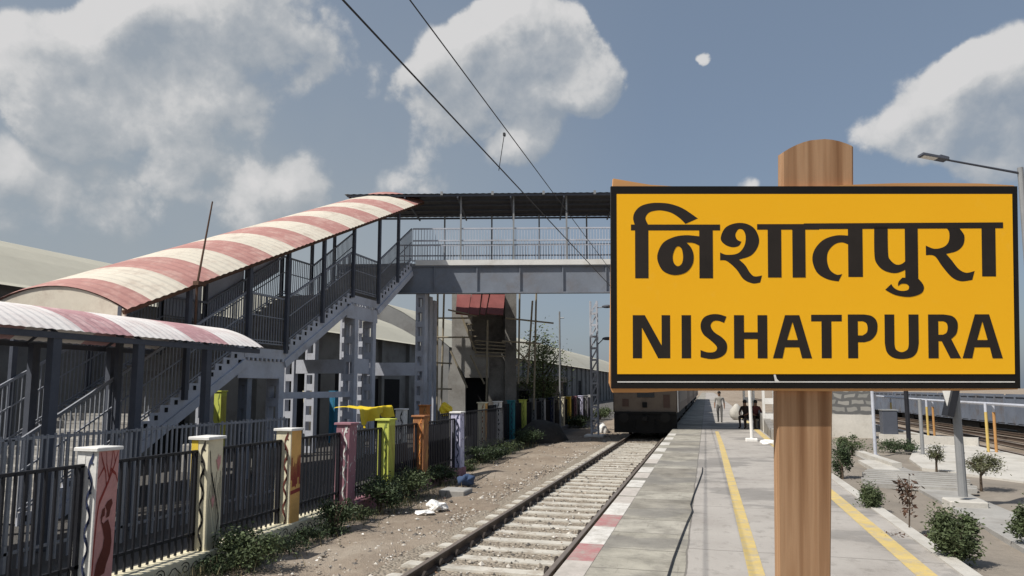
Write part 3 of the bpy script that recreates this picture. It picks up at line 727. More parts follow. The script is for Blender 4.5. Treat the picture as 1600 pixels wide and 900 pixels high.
# roof posts and roof
for k in range(9):
    u = 2.25+k*2.3 - .2
    if u < UR: MB(TB).bar((u,.02,ZD),(u,.02,ZR),.07).build('roof_post', mt['lamp_grey'], FB)
    u = .9+k*2.3
    if u < UR: MB(TB).bar((u,VW-.1,ZD),(u,VW-.1,ZR),.07).build('roof_post', mt['lamp_grey'], FB)
mb = MB(TB); n=int((UR+.4-(-3.0))/.14); vs=[];fs=[]
for i in range(n+1):
    u=-3.0+(UR+.4+3.0)*i/n; a=.018*(i%2)
    for v,z in ((-.35,ZR-.02),(1.8,ZR+.12),(VW+.3,ZR+.0)): vs.append((u,v,z+a))
for i in range(n):
    for k in range(2): fs.append((i*3+k,i*3+k+1,i*3+k+4,i*3+k+3))
mb.add(vs,fs); mb.build('roof_sheet', mt['roof_dark'], FB)
mb = MB(TB)
for v in (-.3,.5,1.3,2.2,3.0,VW+.2): mb.box((-2.9,v,ZR-.12),(UR+.3,v+.05,ZR-.04))
for k in range(11): mb.box((-2.7+k*2.3,-.3,ZR-.2),(-2.64+k*2.3,VW+.25,ZR-.12))
mb.build('roof_frame', mt['steel_dark'], FB)
for k in range(9): MB(TB).box((1.2+k*2.2,-.42,ZR-.10),(1.3+k*2.2,-.34,ZR+.06)).build('roof_bracket', mt['lamp_grey'], FB)
# stair: X from -12.2 (right) to -15.0
XR_, XL_ = -12.2, -15.0
def flight(y0,z0,y1,z1,n):
    mb = MB(); dy=(y1-y0)/n; dz=(z1-z0)/n
    for k in range(n):
        y=y0+k*dy; z=z0+(k+1)*dz
        mb.box((XL_,y,z-.05),(XR_,y+dy+.03,z)); mb.box((XL_,y+.005,z-dz),(XR_,y+.03,z-.051))
    mb.build('steps', mt['conc'], FB)
    for x in (XR_,XL_):
        mb = MB()
        poly=[(y0,z0-.05)]
        for k in range(n): poly += [(y0+k*dy, z0+(k+1)*dz+.02),(y0+(k+1)*dy, z0+(k+1)*dz+.02)]
        poly += [(y1,z1-.12),(y1,z1-.42),(y0,z0-.42)]
        mb.prism(poly, lambda u,v,t:(t,u,v), x+.004, x+.05)
        mb.bar((x+.03,y0,z0-.42),(x+.03,y1,z1-.42),.16,.22)
        for k in range(n):
            y=y0+(k+.62)*dy; z=z0+(k+.45)*dz
            mb.add([(x+.054,y-.055,z-.055),(x+.054,y+.055,z-.055),(x+.054,y+.055,z+.055),(x+.054,y-.055,z+.055)],[(0,1,2,3)],1)
        mb.build('stringer', [mt['steel_pale'],mt['dark_void']], FB)
        railing_line(None,(x+.02,y0,z0+.03),(x+.02,y1,z1+.03),FB,1.5,None,mt['rail_grey'],(.12,.2,.9,1.5))
flight(10.0,-.58,16.3,3.0,21); flight(18.1,3.0,22.1,5.2,13); flight(24.1,5.2,27.3,ZD,12)
for (y0,y1,z) in ((16.3,18.1,3.0),(22.1,24.1,5.2)):
    mb = MB(); mb.box((XL_,y0,z-.08),(XR_+.05,y1,z)); mb.build('landing', mt['conc'], FB)
    for x in (XR_,XL_):
        mb = MB(); mb.box((x,y0-.05,z-.28),(x+.06,y1+.05,z-.001)); 
        for k in range(9): mb.box((x+.06,y0+.05+k*.2,z-.36),(x+.1,y0+.12+k*.2,z-.28))
        mb.box((x-.02,y0-.3,z-.85),(x+.05,y1+.05,z-.36)); mb.build('landing_beam', mt['steel_pale'], FB)
        railing_line(None,(x+.02,y0,z+.03),(x+.02,y1,z+.03),FB,1.5,None,mt['rail_grey'],(.12,.2,.9,1.5))
def battened(x,y,z0,z1,w=.34,d=.26,mat=mt['steel_pale'],name='column',ped=None):
    mb = MB()
    for s in (-1,1): mb.box((x+s*w/2-.045,y-d/2,z0),(x+s*w/2+.045,y+d/2,z1))
    n = max(2,int((z1-z0)/.62))
    for k in range(n+1):
        z=z0+(z1-z0-.25)*k/n
        for s in (-1,1): mb.box((x-w/2+.04,y+s*(d/2-.01)-.006,z),(x+w/2-.04,y+s*(d/2-.01)+.006,z+.25))
    mb.build(name, mat, FB)
    if ped: MB().cbox((x-.42,y-.42,GZ-.2),(x+.42,y+.42,ped),.03).build('pedestal', mt['conc'], FB)
battened(-12.35,18.0,.1,2.2,ped=.2); battened(-14.8,18.0,.1,2.2,ped=.2)
battened(-12.35,16.6,-.6,2.2,.2,.2,mt['steel']); 
battened(-12.35,22.5,.1,4.4,ped=.2); battened(-14.8,22.5,.1,4.4,ped=.2)
battened(-12.35,23.9,-.6,4.4); battened(-14.8,23.9,-.6,4.4)
MB().box((-12.44,18.15,1.55),(-12.26,22.4,1.75)).build('tie_beam', mt['steel_pale'], FB)
MB().box((-12.44,22.6,2.4),(-12.26,23.8,2.95)).build('tie_beam', mt['steel_pale'], FB)
MB().box((-14.7,22.42,2.4),(-12.5,22.6,2.9)).build('tie_beam', mt['steel_pale'], FB)
for v in (.3,1.75,3.2):
    p = TB(Vector((.35,v,0))); battened(p.x,p.y,-.6,6.0,.34,.34,mt['steel_pale'],'bridge_column')
for u in (-2.9,):
    for v in (.3,3.2):
        p = TB(Vector((u,v,0))); battened(p.x,p.y,-.6,5.95,.4,.34,mt['steel_pale'],'bridge_column')
MB(TB).box((-2.9,.2,2.4),(.3,.38,2.95)).build('tie_beam', mt['steel_pale'], FB)
MB(TB).box((.26,.4,2.3),(.44,3.1,2.7)).build('tie_beam', mt['steel_pale'], FB)
for u,v in ((15.2,.5),(15.2,3.2),(17.2,.5),(17.2,3.2)):
    p = TB(Vector((u,v,0))); battened(p.x,p.y,-.1,5.95,.42,.36,mt['white'],'bridge_column')
# stair canopy
def zE(y): return 3.55 + (y-11.9)*(10.1-3.55)/(27.9-11.9)
def vault(xL,xR,zf,rise,y0,y1,step,amp,band,name,mats,par,ph=0,seg=16,pink=None):
    mb = MB(); n=int((y1-y0)/step); vs=[];fs=[];mi=[]
    for i in range(n+1):
        y=y0+(y1-y0)*i/n; a=amp*(i%2)
        for k in range(seg+1):
            t=k/seg; vs.append((xL+(xR-xL)*t, y, zf(y)+rise*(1-(2*t-1)**2)+a))
    for i in range(n):
        for k in range(seg): a=i*(seg+1)+k; fs.append((a,a+1,a+seg+2,a+seg+1))
    mb.add(vs,fs)
    for i in range(n):
        y=y0+(y1-y0)*(i+.5)/n; c=int((y+ph)//band)%2 if not pink else int(((y-ph)%band)>pink)
        for k in range(seg): mb.m[i*seg+k]=c
    return mb.build(name, mats, par)
vault(-16.3,-11.85,zE,.6,11.9,28.0,.11,.02,1.1,'stair_canopy',[mt['red'],mt['cream']],FB,ph=1.75)
mb = MB()
for x in (-16.2,-11.95): mb.bar((x,11.9,zE(11.9)-.06),(x,28,zE(28)-.06),.07,.09)
for y in (12.0,14.0,16.2,18.2,20.1,22.1,24.1,26.0,27.5):
    pts=[(-16.2+4.25*k/10,y,zE(y)-.05+.6*(1-(2*k/10-1)**2)) for k in range(11)]
    mb.tube(pts,.035,6)
mb.build('canopy_frame', mt['rust'], FB)
gp=[(-16.2+4.25*k/12, zE(11.95)-.03+.6*(1-(2*k/12-1)**2)) for k in range(13)]
MB().prism([(-16.2,zE(11.95)-.25),]+gp+[(-11.95,zE(11.95)-.25)], lambda u,v,t:(u,t,v), 11.95,11.98).build('gable_sheet', mt['cream'], FB)
def zS(y):
    for (a,za,b_,zb) in ((10,-.58,16.3,3),(16.3,3,18.1,3),(18.1,3,22.1,5.2),(22.1,5.2,24.1,5.2),(24.1,5.2,27.3,ZD)):
        if a<=y<=b_: return za+(zb-za)*(y-a)/(b_-a)
    return ZD
for y in (12.0,14.0,16.3,18.1,20.1,22.1,24.1,25.8):
    for x in (-12.1,-15.05):
        MB().bar((x,y,zS(y)-.1),(x,y,zE(y)-.02+.06),.10,.12).build('canopy_post', mt['steel_dark'], FB)
# pale cladding panels on the far side of the stair (seen behind the bars)
for (y0,y1) in ((16.4,18.0),(18.3,20.0),(20.2,22.0)):
    MB().prism([(y0,zS(y0)+1.0),(y1,zS(y1)+1.0),(y1,zS(y1)+2.3),(y0,zS(y0)+2.3)], lambda u,v,t:(t,u,v), -15.12,-15.1).build('cladding_panel', mt['steel_pale'], FB)

# entrance canopy
EC = empty('entrance_canopy',(-11.2,9,GZ),'low arched canopy with white and pink sheets before the stair','canopy')
vault(-12.7,-9.8,lambda y:2.80,.49,2.5,13.8,.085,.013,2.55,'canopy_sheet',[mt['pink'],mt['white2']],EC,ph=1.35,pink=1.05)
mb = MB()
for x in (-12.6,-9.9): mb.bar((x,2.6,2.72),(x,13.75,2.72),.06,.1)
for y in (3.4,5.1,6.85,8.6,10.3,12.1,13.7): mb.tube([(-12.6+2.7*k/8,y,2.74+.47*(1-(2*k/8-1)**2)) for k in range(9)],.03,6)
mb.build('canopy_frame', mt['steel_dark'], EC)
for y in (3.4,5.1,6.85,8.6,10.3,12.1):
    for x in (-9.95,-12.4):
        MB().bar((x,y,GZ),(x,y,2.72),.13,.15).build('column', mt['steel_dark'], EC)
# old curved roof edge behind canopy: far shed
def shed(name, xe, xr, ze, zr, y0, y1, label, doors):
    t = empty(name,((xe+xr)/2,(y0+y1)/2,GZ),label,'shed','long sheds behind the stair')
    mb = MB(); n=14; vs=[];fs=[]
    xb = 2*xr-xe
    prof=[(xe+.5,ze-.15)]+[(xe+(xr-xe)*k/6, ze+(zr-ze)*math.sin(k/6*math.pi/2)) for k in range(7)]+[(xb+(xr-xb)*k/6, ze+(zr-ze)*math.sin(k/6*math.pi/2)) for k in range(5,-1,-1)]
    for y in (y0,y1): vs += [(x,y,z) for x,z in prof]
    m_=len(prof)
    for i in range(m_-1): fs.append((i,i+1,m_+i+1,m_+i))
    mb.add(vs,fs); mb.build('roof', mt['cream_roof'], t)
    mb = MB()
    mb.box((xe-.25,y0,GZ-.2),(xe,y1,ze-.05)); mb.box((xb,y0,GZ-.2),(xb+.25,y1,ze-.05))
    for y in (y0,y1): mb.prism([(xe-.01,GZ),(xe-.01,ze-.06)]+[(x,z-.04) for x,z in prof[2:-1]]+[(xb+.01,ze-.06),(xb+.01,GZ)], lambda u,v,t_:(u,t_,v), y-.1, y+.1)
    k=0; y=y0+2
    while y<y1: mb.box((xe+.001,y,GZ),(xe+.25,y+.35,ze-.08)); y+=4
    mb.build('wall', mt['wall_grey'], t)
    for (a,bb,h) in doors:
        MB().box((xe+.002,a,GZ),(xe+.03,bb,GZ+h)).build('door', mt['dark_void'], t)
    return t
shed('shed',-19,-25,4.85,7.15,4,46,'long cream roofed shed behind the stair, left side',[(8,11.2,3),(20.5,23.5,3.2),(28.6,31.5,3.4),(33,36,3.4),(37,41,3.0)])
shed('shed',-19,-27,5.0,9.0,50,175,'cream roofed shed behind the scaffolded tower and tree',[(52.5,55.8,3.3),(60.6,64,3.3),(72.5,76,3.5),(80.5,84,3.5),(92.5,96,3.5),(104.5,108,3.5),(120,124,3.5)])
# thin rods, cable
r0, r1 = onX(308,445,-11.75), onX(332,315,-11.75)
rod = MB(); rod.tube([r0-Vector((0,0,1.2)),r0,r1],[.028,.028,.018],6); rod.box((r0.x-.04,r0.y-.1,r0.z-.02),(r0.x+.12,r0.y+.16,r0.z+.08))
tag(rod.build('iron_rod', mt['rust']),'thin rusty iron rod rising beside the stair canopy','rod')
# ------------------------------------------------------------------ half built tower with scaffold
TW = empty('concrete_tower',(-11,36,GZ),'unfinished grey concrete tower with red sheet shutters, seen under the bridge','tower')
TD = 36.0
def tp(px,py,dd=0): return atD(px,py,TD+dd)
RT = lambda o: None
def tbox(mb, px0,px1,py0,py1,d0,d1):
    a=[tp(px0,py0,d0),tp(px1,py0,d0),tp(px1,py1,d0),tp(px0,py1,d0)]; dv=FV*(d1-d0)
    b_=[p+dv for p in a]; mb.add(a+b_,[(0,3,2,1),(4,5,6,7),(0,1,5,4),(1,2,6,5),(2,3,7,6),(3,0,4,7)])
def tpoly(mb, pts, d0, d1):
    a=[tp(x,y,d0) for x,y in pts]; dv=FV*(d1-d0); n=len(a)
    tr=tessellate_polygon([[Vector((x,y,0)) for x,y in pts]])
    mb.add(a+[p+dv for p in a],[tuple(t) for t in tr]+[tuple(i+n for i in reversed(t)) for t in tr]+[(i,(i+1)%n,n+(i+1)%n,n+i) for i in range(n)])
mb=MB(); tpoly(mb,[(706,448),(737,448),(737,545),(745,552),(764,552),(764,590),(727,590),(706,553)],0,3.0); tpoly(mb,[(706,556),(727,602),(727,684),(700,684),(700,590)],.2,3); mb.build('pale_wall', mt['conc'], TW)
mb=MB(); tbox(mb,789,807,448,684,-.1,3.0); tbox(mb,763,789,552,684,.25,3.0); mb.build('pillar', mt['conc_dark'], TW)
mb=MB(); tbox(mb,706,807,444,452,.05,3.0); tbox(mb,737,789,452,552,1.6,3.0); mb.build('back_wall', mt['conc_dark'], TW)
mb=MB(); tbox(mb,727,763,590,684,.9,1.0); mb.build('doorway', mt['dark_void'], TW)
for a,bb,c_,d_ in ((714,736,712,731),(737,752,732,748),(754,764,750,758),(766,789,760,786)):
    mb=MB(); p=[tp(a,460,-.05),tp(bb,460,-.05),tp(d_,492,-1.2),tp(c_,490,-1.2)]; dn=Vector((0,0,-.03)); mb.add(p+[q+dn for q in p],[(0,1,2,3),(7,6,5,4),(0,3,7,4),(1,5,6,2),(3,2,6,7),(0,4,5,1)]); mb.build('shutter', mt['shutter'], TW)
mb=MB()
for k in range(6): mb.bar(tp(724+k*3.2,498+k*9.0,-.15),tp(737+k*2.5,497+k*9.5,-.15),.07,.05)
for k in range(5): mb.bar(tp(742,532+k*6,-.3),tp(790,536+k*5.2,-.3),.10,.06)
mb.bar(tp(721,493,-.2),tp(744,552,-.2),.12,.1); mb.build('formwork', mt['bamboo'], TW)
SF = empty('scaffold',(-11.5,35,GZ),'bamboo pole scaffold around the unfinished concrete tower','scaffold')
for (a,b_) in (((670,448),(663,690)),((684,452),(682,690)),((694,452),(688,690)),((838,455),(834,640)),((812,458),(810,600)),((832,470),(824,600)),((735,555),(757,600)),((762,500),(760,640)),((704,548),(730,606))):
    MB().tube([tp(*a,-1.0),tp(*b_,-1.0)],.05,6).build('pole', mt['bamboo'], SF)
for (a,b_) in (((672,497),(735,497)),((672,527),(735,527)),((700,484),(745,494)),((790,497),(865,505)),((784,533),(845,537)),((664,566),(706,568)),((664,607),(706,608)),((806,545),(830,572)),((806,572),(830,548))):
    MB().tube([tp(*a,-1.15),tp(*b_,-1.15)],.045,6).build('ledger', mt['bamboo'], SF)
# low grey building, fence-side block right of the tower
t = empty('site_hut',(-9,44,GZ),'low grey flat roofed hut right of the concrete tower','hut')
p0,p1=atD(806,600,41),atD(880,600,43)
mb=MB(); mb.prism([(p0.x,p0.y),(p1.x,p1.y),(p1.x-1,p1.y+4),(p0.x-1,p0.y+4)],lambda u,v,q:(u,v,q),GZ,2.2); mb.build('wall',mt['conc_dark'],t)
mb=MB(); mb.prism([(p0.x-.3,p0.y-.4),(p1.x+.3,p1.y-.4),(p1.x-1,p1.y+4.3),(p0.x-1.3,p0.y+4.3)],lambda u,v,q:(u,v,q),2.2,2.5); mb.build('roof',mt['conc'],t)
for a,bb in ((812,826),(840,862)):
    q0,q1=atD(a,600,40.9+(a-806)/74*2),atD(bb,600,40.9+(bb-806)/74*2)
    MB().prism([(q0.x,q0.y-.05),(q1.x,q1.y-.05),(q1.x,q1.y+.1),(q0.x,q0.y+.1)],lambda u,v,q:(u,v,q),GZ,1.7).build('door',mt['dark_void'],t)
# tree
def tree(loc, h, wd, n, leaf, label, seed, mat):
    t = empty('tree',loc,label,'tree'); x,y,z=loc; rr=random.Random(seed); mb=MB()
    mb.tube([(x,y,z-.2),(x+.1,y,z+h*.25),(x-.05,y+.1,z+h*.5),(x+.05,y,z+h*.85)],[.16,.12,.08,.03],8)
    for k in range(9):
        a=rr.uniform(0,6.3); b0=z+h*rr.uniform(.25,.65); q=wd*rr.uniform(.5,.95)
        mb.tube([(x,y,b0),(x+math.cos(a)*q*.5,y+math.sin(a)*q*.5,b0+h*.12),(x+math.cos(a)*q,y+math.sin(a)*q,b0+h*.25)],[.06,.04,.015],6)
    mb.build('trunk',mt['trunk'],t); cr=MB(); foliage(cr,(x,y,z+h*.62),(wd,wd,h*.42),n,leaf,seed,26); cr.build('crown',mat,t)
p=atD(848,600,40); tree((p.x,p.y,GZ),5.3,1.3,5200,.15,'small green tree between the concrete tower and the thin pole',11,mt['leaf5'])
# thin pole
p=atD(875,600,37); t=tag(MB().tube([(p.x,p.y,GZ),(p.x,p.y,5.95)],[.06,.045],8).tube([(p.x,p.y,5.6),(p.x+.25,p.y,5.6)],.03,6).build('pole',mt['lamp_grey']),'thin grey steel pole standing right of the small tree','pole')
# lattice mast with two lamps
p=onZ(930,682,GZ); MX,MY=p.x,p.y
t=empty('lattice_mast',(MX,MY,GZ),'pale steel lattice mast with two lamps left of the nameboard','mast')
mb=MB(); H=6.35
for sx in (-.17,.17):
    for sy in (-.12,.12): mb.bar((MX+sx,MY+sy,GZ),(MX+sx,MY+sy,H),.07)
k=0; z=GZ+.3
while z<H-.2:
    for sy in (-.12,.12): mb.bar((MX-.17,MY+sy,z),(MX+.17,MY+sy,z),.03,.10); mb.bar((MX-.17,MY+sy,z),(MX+.17,MY+sy,z+.6),.035)
    z+=.6
mb.build('lattice',mt['steel_pale'],t)
MB().cbox((MX-.5,MY-.5,GZ-.1),(MX+.5,MY+.5,GZ+.1),.03).build('base',mt['white'],t)
for z,zz in ((6.1,6.0),(4.15,4.35)):
    a=MB(); a.tube([(MX+.15,MY,z-.1),(MX+.5,MY-.2,zz)],.025,6); a.build('lamp_arm',mt['lamp_grey'],t)
    a=MB(); a.blob((MX+.75,MY-.3,zz+.02),(.3,.14,.09),3,.05); a.build('lamp_head',mt['steel_dark'],t)
# dark heap, sack, rubbish
def heap(x,y,r,h,name,label,mat,seed,cat):
    return tag(MB().blob((x,y,GZ),(r[0],r[1],h),seed,.12,3).build(name,mat,smooth=True),label,cat)
heap(-7.6,32.2,(1.1,2.2),.9,'coal_heap','dark heap of earth beside the track under the bridge',M('dark_earth',(.035,.032,.03),.97,.3,4,.6,12),5,'heap')
p=onZ(940,676,GZ); heap(p.x,p.y,(.35,.35),.55,'sack','white sack lying beside the lattice mast',mt['plastic'],8,'sack')
p=onZ(683,797,GZ); tag(MB().blob((p.x,p.y,GZ+.08),(.17,.15,.10),21,.45,3).build('plastic_bag',mt['plastic']),'crumpled white plastic bag on the dirt below the lilac post','bag')
p=onZ(663,803,GZ); tag(MB().blob((p.x,p.y,GZ+.03),(.2,.14,.045),23,.25,2).build('paper_scrap',mt['plastic']),'flat white scrap on the dirt left of the plastic bag','litter')
p=onZ(712,772,GZ); tag(MB().cbox((p.x-.32,p.y-.3,GZ-.02),(p.x+.32,p.y+.3,GZ+.12),.02).build('stone_slab',mt['conc']),'grey stone slab lying on the dirt at the fence foot','slab')
p=onZ(722,768,GZ); tag(MB().blob((p.x-.15,p.y+.7,GZ+.18),(.17,.2,.13),31,.4,3).build('cloth_heap',mt['blue_cloth'],smooth=True),'blue cloth bundle behind the grey stone slab','cloth')
# yellow cloth draped
def drape(px0,px1,py0,py1,X,name,label,seed):
    a,bb=onX(px0,py0,X),onX(px1,py0,X); rr=random.Random(seed); mb=MB(); vs=[];fs=[]; nu,nv=26,14
    for j in range(nv+1):
        for i in range(nu+1):
            u=i/nu; v=j/nv; y=a.y+(bb.y-a.y)*u; 
            if v<.45: x=X-.6+v/.45*.75; z=a.z+.02*math.sin(u*19)+.03*math.sin(v*9+u*4)
            else:
                vv=(v-.45)/.55; x=X+.15+.10*math.sin(u*13+1)*vv+.05*math.sin(u*31)*vv; z=a.z-vv*(.34+.14*math.sin(u*5.5+.9)+.05*math.sin(u*17))+.03*math.sin(u*11+2)
            vs.append((x,y,z))
    for j in range(nv):
        for i in range(nu): k=j*(nu+1)+i; fs.append((k,k+1,k+nu+2,k+nu+1))
    mb.add(vs,fs); return tag(mb.build(name,mt['tarp'],smooth=True),label,'cloth')
drape(553,606,638,660,-9.0,'yellow_cloth','bright yellow cloth draped over the rail behind the mauve post',3)
p=onX(697,640,-9.0); tag(MB().blob((p.x,p.y,p.z),(.2,.28,.22),9,.3,3).build('yellow_bundle',mt['tarp']),'small yellow bundle hanging left of the lilac post','cloth')
# weeds
for i,(px,py,h,wd,n,lf,lb) in enumerate(((400,885,.55,.5,1500,.09,'green weed clump at the foot of the cream vine post'),(520,835,.62,.36,1100,.09,'tall weed in front of the mauve post'),(592,800,.7,.5,1500,.10,'dense weed clump before the lime post'),(640,780,.75,.5,1500,.10,'leafy weed at the foot of the rusty brown post'),
      (690,760,.55,.45,900,.1,'dark weed between the rusty brown and lilac posts'),(752,722,.75,.6,1000,.12,'weed clump right of the lilac post'),(786,708,.9,.7,1000,.13,'weed clump before the far cream and ochre post'),(822,697,1.0,.8,1000,.14,'weed clump before the teal post'),(905,668,1.2,.9,800,.2,'weed clump left of the lattice mast'),(938,655,1.5,.9,700,.24,'shrub between the lattice mast and the train'),(250,897,.28,.22,400,.07,'small weed between the pink figure and cream vine posts'),(450,860,.3,.35,500,.07,'low weed under the orange drip post'),(560,815,.45,.3,600,.08,'thin weed left of the lime post'),(340,893,.3,.3,600,.07,'low weed right of the cream vine post'),(480,848,.34,.3,600,.07,'small weed clump right of the orange drip post'),(728,735,.5,.4,700,.1,'low weed right beside the lilac post'),(768,716,.8,.6,800,.12,'weed clump between the lilac post and far cream ochre post'),(850,690,.9,.6,700,.14,'weed clump before the plain grey post'))):
    p=onZ(px,py,GZ); h=h*(1 if i<5 else .68); bush('weed',(p.x,p.y,GZ),h,wd,int(n*2.6),lf*.6,lb,mt['leaf2'] if i%3 else mt['leaf1'],40+i,'weeds along the fence','weed',.03,12)

mb=MB(); rr=random.Random(77)
for k in range(5200):
    y=4+26*rr.random()**1.3; x=-6.62+abs(rr.gauss(0,.33)); 
    if y>19.2: x-=1.1
    if math.sin(y*2.3)+math.sin(y*.9+1)<-.2 and rr.random()<.8: continue
    h=rr.uniform(.05,.26); a=rr.uniform(0,6.3); b_=rr.uniform(0,6.3); w_=.007
    mb.add([(x-w_*math.cos(b_),y-w_*math.sin(b_),GZ-.02),(x+w_*math.cos(b_),y+w_*math.sin(b_),GZ-.02),(x+math.cos(a)*h*.4,y+math.sin(a)*h*.4,GZ+h)],[(0,1,2)],rr.choice([0,0,2,1]))
mb.build('dry_grass',[mt['leaf3'],M('straw',(.30,.25,.14),.9,.3,8,0),mt['leaf2']],kind='stuff')
mb=MB()
for k in range(420):
    t_=rr.random()
    if t_<.6: x=rr.uniform(-6.6,-4.3); z=GZ+.045; y=4.5+22*rr.random()**1.4
    else: x=rr.uniform(-3.5,-2.1); z=GZ+.085; y=4.5+20*rr.random()**1.4
    q=rr.uniform(.012,.04); a=rr.uniform(0,6.3); c_,s_=math.cos(a)*q,math.sin(a)*q
    mb.add([(x-c_,y-s_,z),(x+s_*.6,y-c_*.6,z+rr.uniform(0,.02)),(x+c_,y+s_,z+rr.uniform(0,.015)),(x-s_*.6,y+c_*.6,z)],[(0,1,2,3)],rr.choice([0,1,1,2]))
mb.build('scattered_litter',[mt['plastic'],mt['leaf4'],M('brown_leaf_litter',(.16,.10,.06),.9,.3,9,0)],kind='stuff')
# ------------------------------------------------------------------ overhead wires
def wire(name,x,z0,z1,y0,y1,r,label,sag=0):
    return MB().tube([(x,y0+(y1-y0)*k/12,z0+(z1-z0)*k/12-sag*4*(k/12)*(1-k/12)) for k in range(13)],r,6)
W1=empty('contact_wire',(-2.9,5,5.2),'lower overhead contact wire above the near track','wire','overhead wires above the near track')
wire('w',-2.9,5.2,5.05,2,60,.010,'').build('wire',mt['wire'],W1)
W2=empty('catenary_wire',(-2.8,5,5.8),'upper overhead catenary wire with a short dropper','wire','overhead wires above the near track')
wire('w',-2.8,5.88,5.3,3,36,.008,'').build('wire',mt['wire'],W2)
p=onX(788,210,-2.8); MB().tube([p,(-2.9,p.y+.05,5.12)],.006,5).build('dropper',mt['wire'],W2)
MB().box((p.x-.015,p.y-.025,p.z-.025),(p.x+.015,p.y+.025,p.z+.02)).build('clamp',mt['wire'],W2)

# ------------------------------------------------------------------ train
def coach(y0,label,cab):
    t=empty('train_coach',(-2.81,y0,GZ),label,'train coach','coaches of the passenger train'); X=-2.81; hw=1.5; ln=19.5
    prof=[(-hw,.72),(hw,.72),(hw,2.9),(hw-.12,3.35),(hw-.5,3.7),(hw-1.0,3.86),(0,3.92),(-hw+1.0,3.86),(-hw+.5,3.7),(-hw+.12,3.35),(-hw,2.9)]
    mb=MB(); c=.14
    rings=[]
    for (y,s) in ((y0,.955),(y0+c,1),(y0+ln-c,1),(y0+ln,.955)):
        rings.append([(X+u*s,y,.72+(v-.72)*(1-(1-s)*.5)) for u,v in prof])
    n=len(prof); vs=[p for r in rings for p in r]; fs=[tuple(range(n)),tuple(reversed(range(3*n,4*n)))]
    for r in range(3):
        for i in range(n): fs.append((r*n+i,r*n+(i+1)%n,(r+1)*n+(i+1)%n,(r+1)*n+i))
    mb.add(vs,fs); mb.build('body',mt['train'],t)
    MB().box((X-hw-.004,y0+c+.01,.72),(X+hw+.004,y0+ln-c-.01,1.15)).build('lower_band',mt['train_brown'],t)
    mb=MB(); mb.box((X-1.25,y0+.3,.15),(X+1.25,y0+ln-.3,.72)); mb.box((X-1.35,y0+.02,.28),(X+1.35,y0+.3,.71)); mb.build('underframe',mt['train_black'],t)
    for yy in (y0+2.6,y0+ln-2.6):
        mb=MB(); mb.box((X-1.1,yy-1.6,-.15),(X+1.1,yy+1.6,.15))
        mb.build('bogie',mt['train_black'],t)
        for dy in (-1.1,1.1):
            mb=MB()
            for s in (-1,1): mb.tube([(X+s*.78,yy+dy,.06),(X+s*.92,yy+dy,.06)],.455,18)
            mb.tube([(X-.8,yy+dy,.06),(X+.8,yy+dy,.06)],.07,8)
            mb.build('wheelset',mt['rust'],t)
    for s in (-1,1):
        for k in range(8):
            ya=y0+3.4+k*1.65; MB().box((X+s*(hw+.002)-.006,ya,1.75),(X+s*(hw+.002)+.006,ya+1.0,2.6)).build('window',mt['glass'],t)
        for ya in (y0+1.4,y0+ln-2.4): MB().box((X+s*(hw+.004)-.01,ya,.8),(X+s*(hw+.004)+.01,ya+.9,2.85)).build('door',mt['train_brown'],t)
    if cab:
        f=y0-.012
        MB().box((X-.35,f-.02,1.42),(X+.45,f,2.35)).build('front_window',mt['glass'],t)
        for s in (-1,1): MB().box((X+s*1.0-.3,f-.02,1.9),(X+s*1.0+.3,f,2.6)).build('front_window',mt['glass'],t)
        MB().box((X-.12,f-.04,.95),(X+.1,f,1.2)).build('lamp',mt['dark_void'],t)
        MB().box((X-1.05,f-.03,1.0),(X-.75,f,1.35)).build('step_plate',mt['train_brown'],t)
        MB().box((X+.85,f-.02,.95),(X+1.15,f,1.55)).build('panel',mt['train_brown'],t)
        MB().box((X-1.42,f-.10,.66),(X+1.42,f,.76)).build('headstock',mt['train_black'],t)
        for s in (-1,1):
            b_=MB(); b_.tube([(X+s*.95,y0+.02,.5),(X+s*.95,y0-.45,.5)],.09,10); b_.tube([(X+s*.95,y0-.45,.5),(X+s*.95,y0-.52,.5)],.23,14); b_.build('buffer',mt['train_black'],t)
        b_=MB(); b_.box((X-.12,y0-.5,.35),(X+.12,y0,.55)); b_.tube([(X-.45,y0-.05,.4),(X-.5,y0-.2,.1),(X-.35,y0-.2,-.05)],.035,6); b_.tube([(X+.45,y0-.05,.4),(X+.5,y0-.2,.1),(X+.35,y0-.2,-.05)],.035,6); b_.build('coupling',mt['train_black'],t)
        MB().box((X-1.45,y0-.05,-.22),(X+1.45,y0+.15,.655)).build('cow_guard',mt['train_black'],t)
        MB().box((X+hw-.02,y0+.02,.75),(X+hw+.03,y0+.14,3.0)).build('corner_post',mt['white'],t)
    return t
coach(33.2,'beige passenger coach with dark front window, leading the train under the bridge',True)
coach(53.4,'second beige coach, directly behind the leading coach',False)
coach(73.6,'third beige coach of the train beside the platform',False)
coach(93.8,'fourth beige coach, last one of the train in view',False)

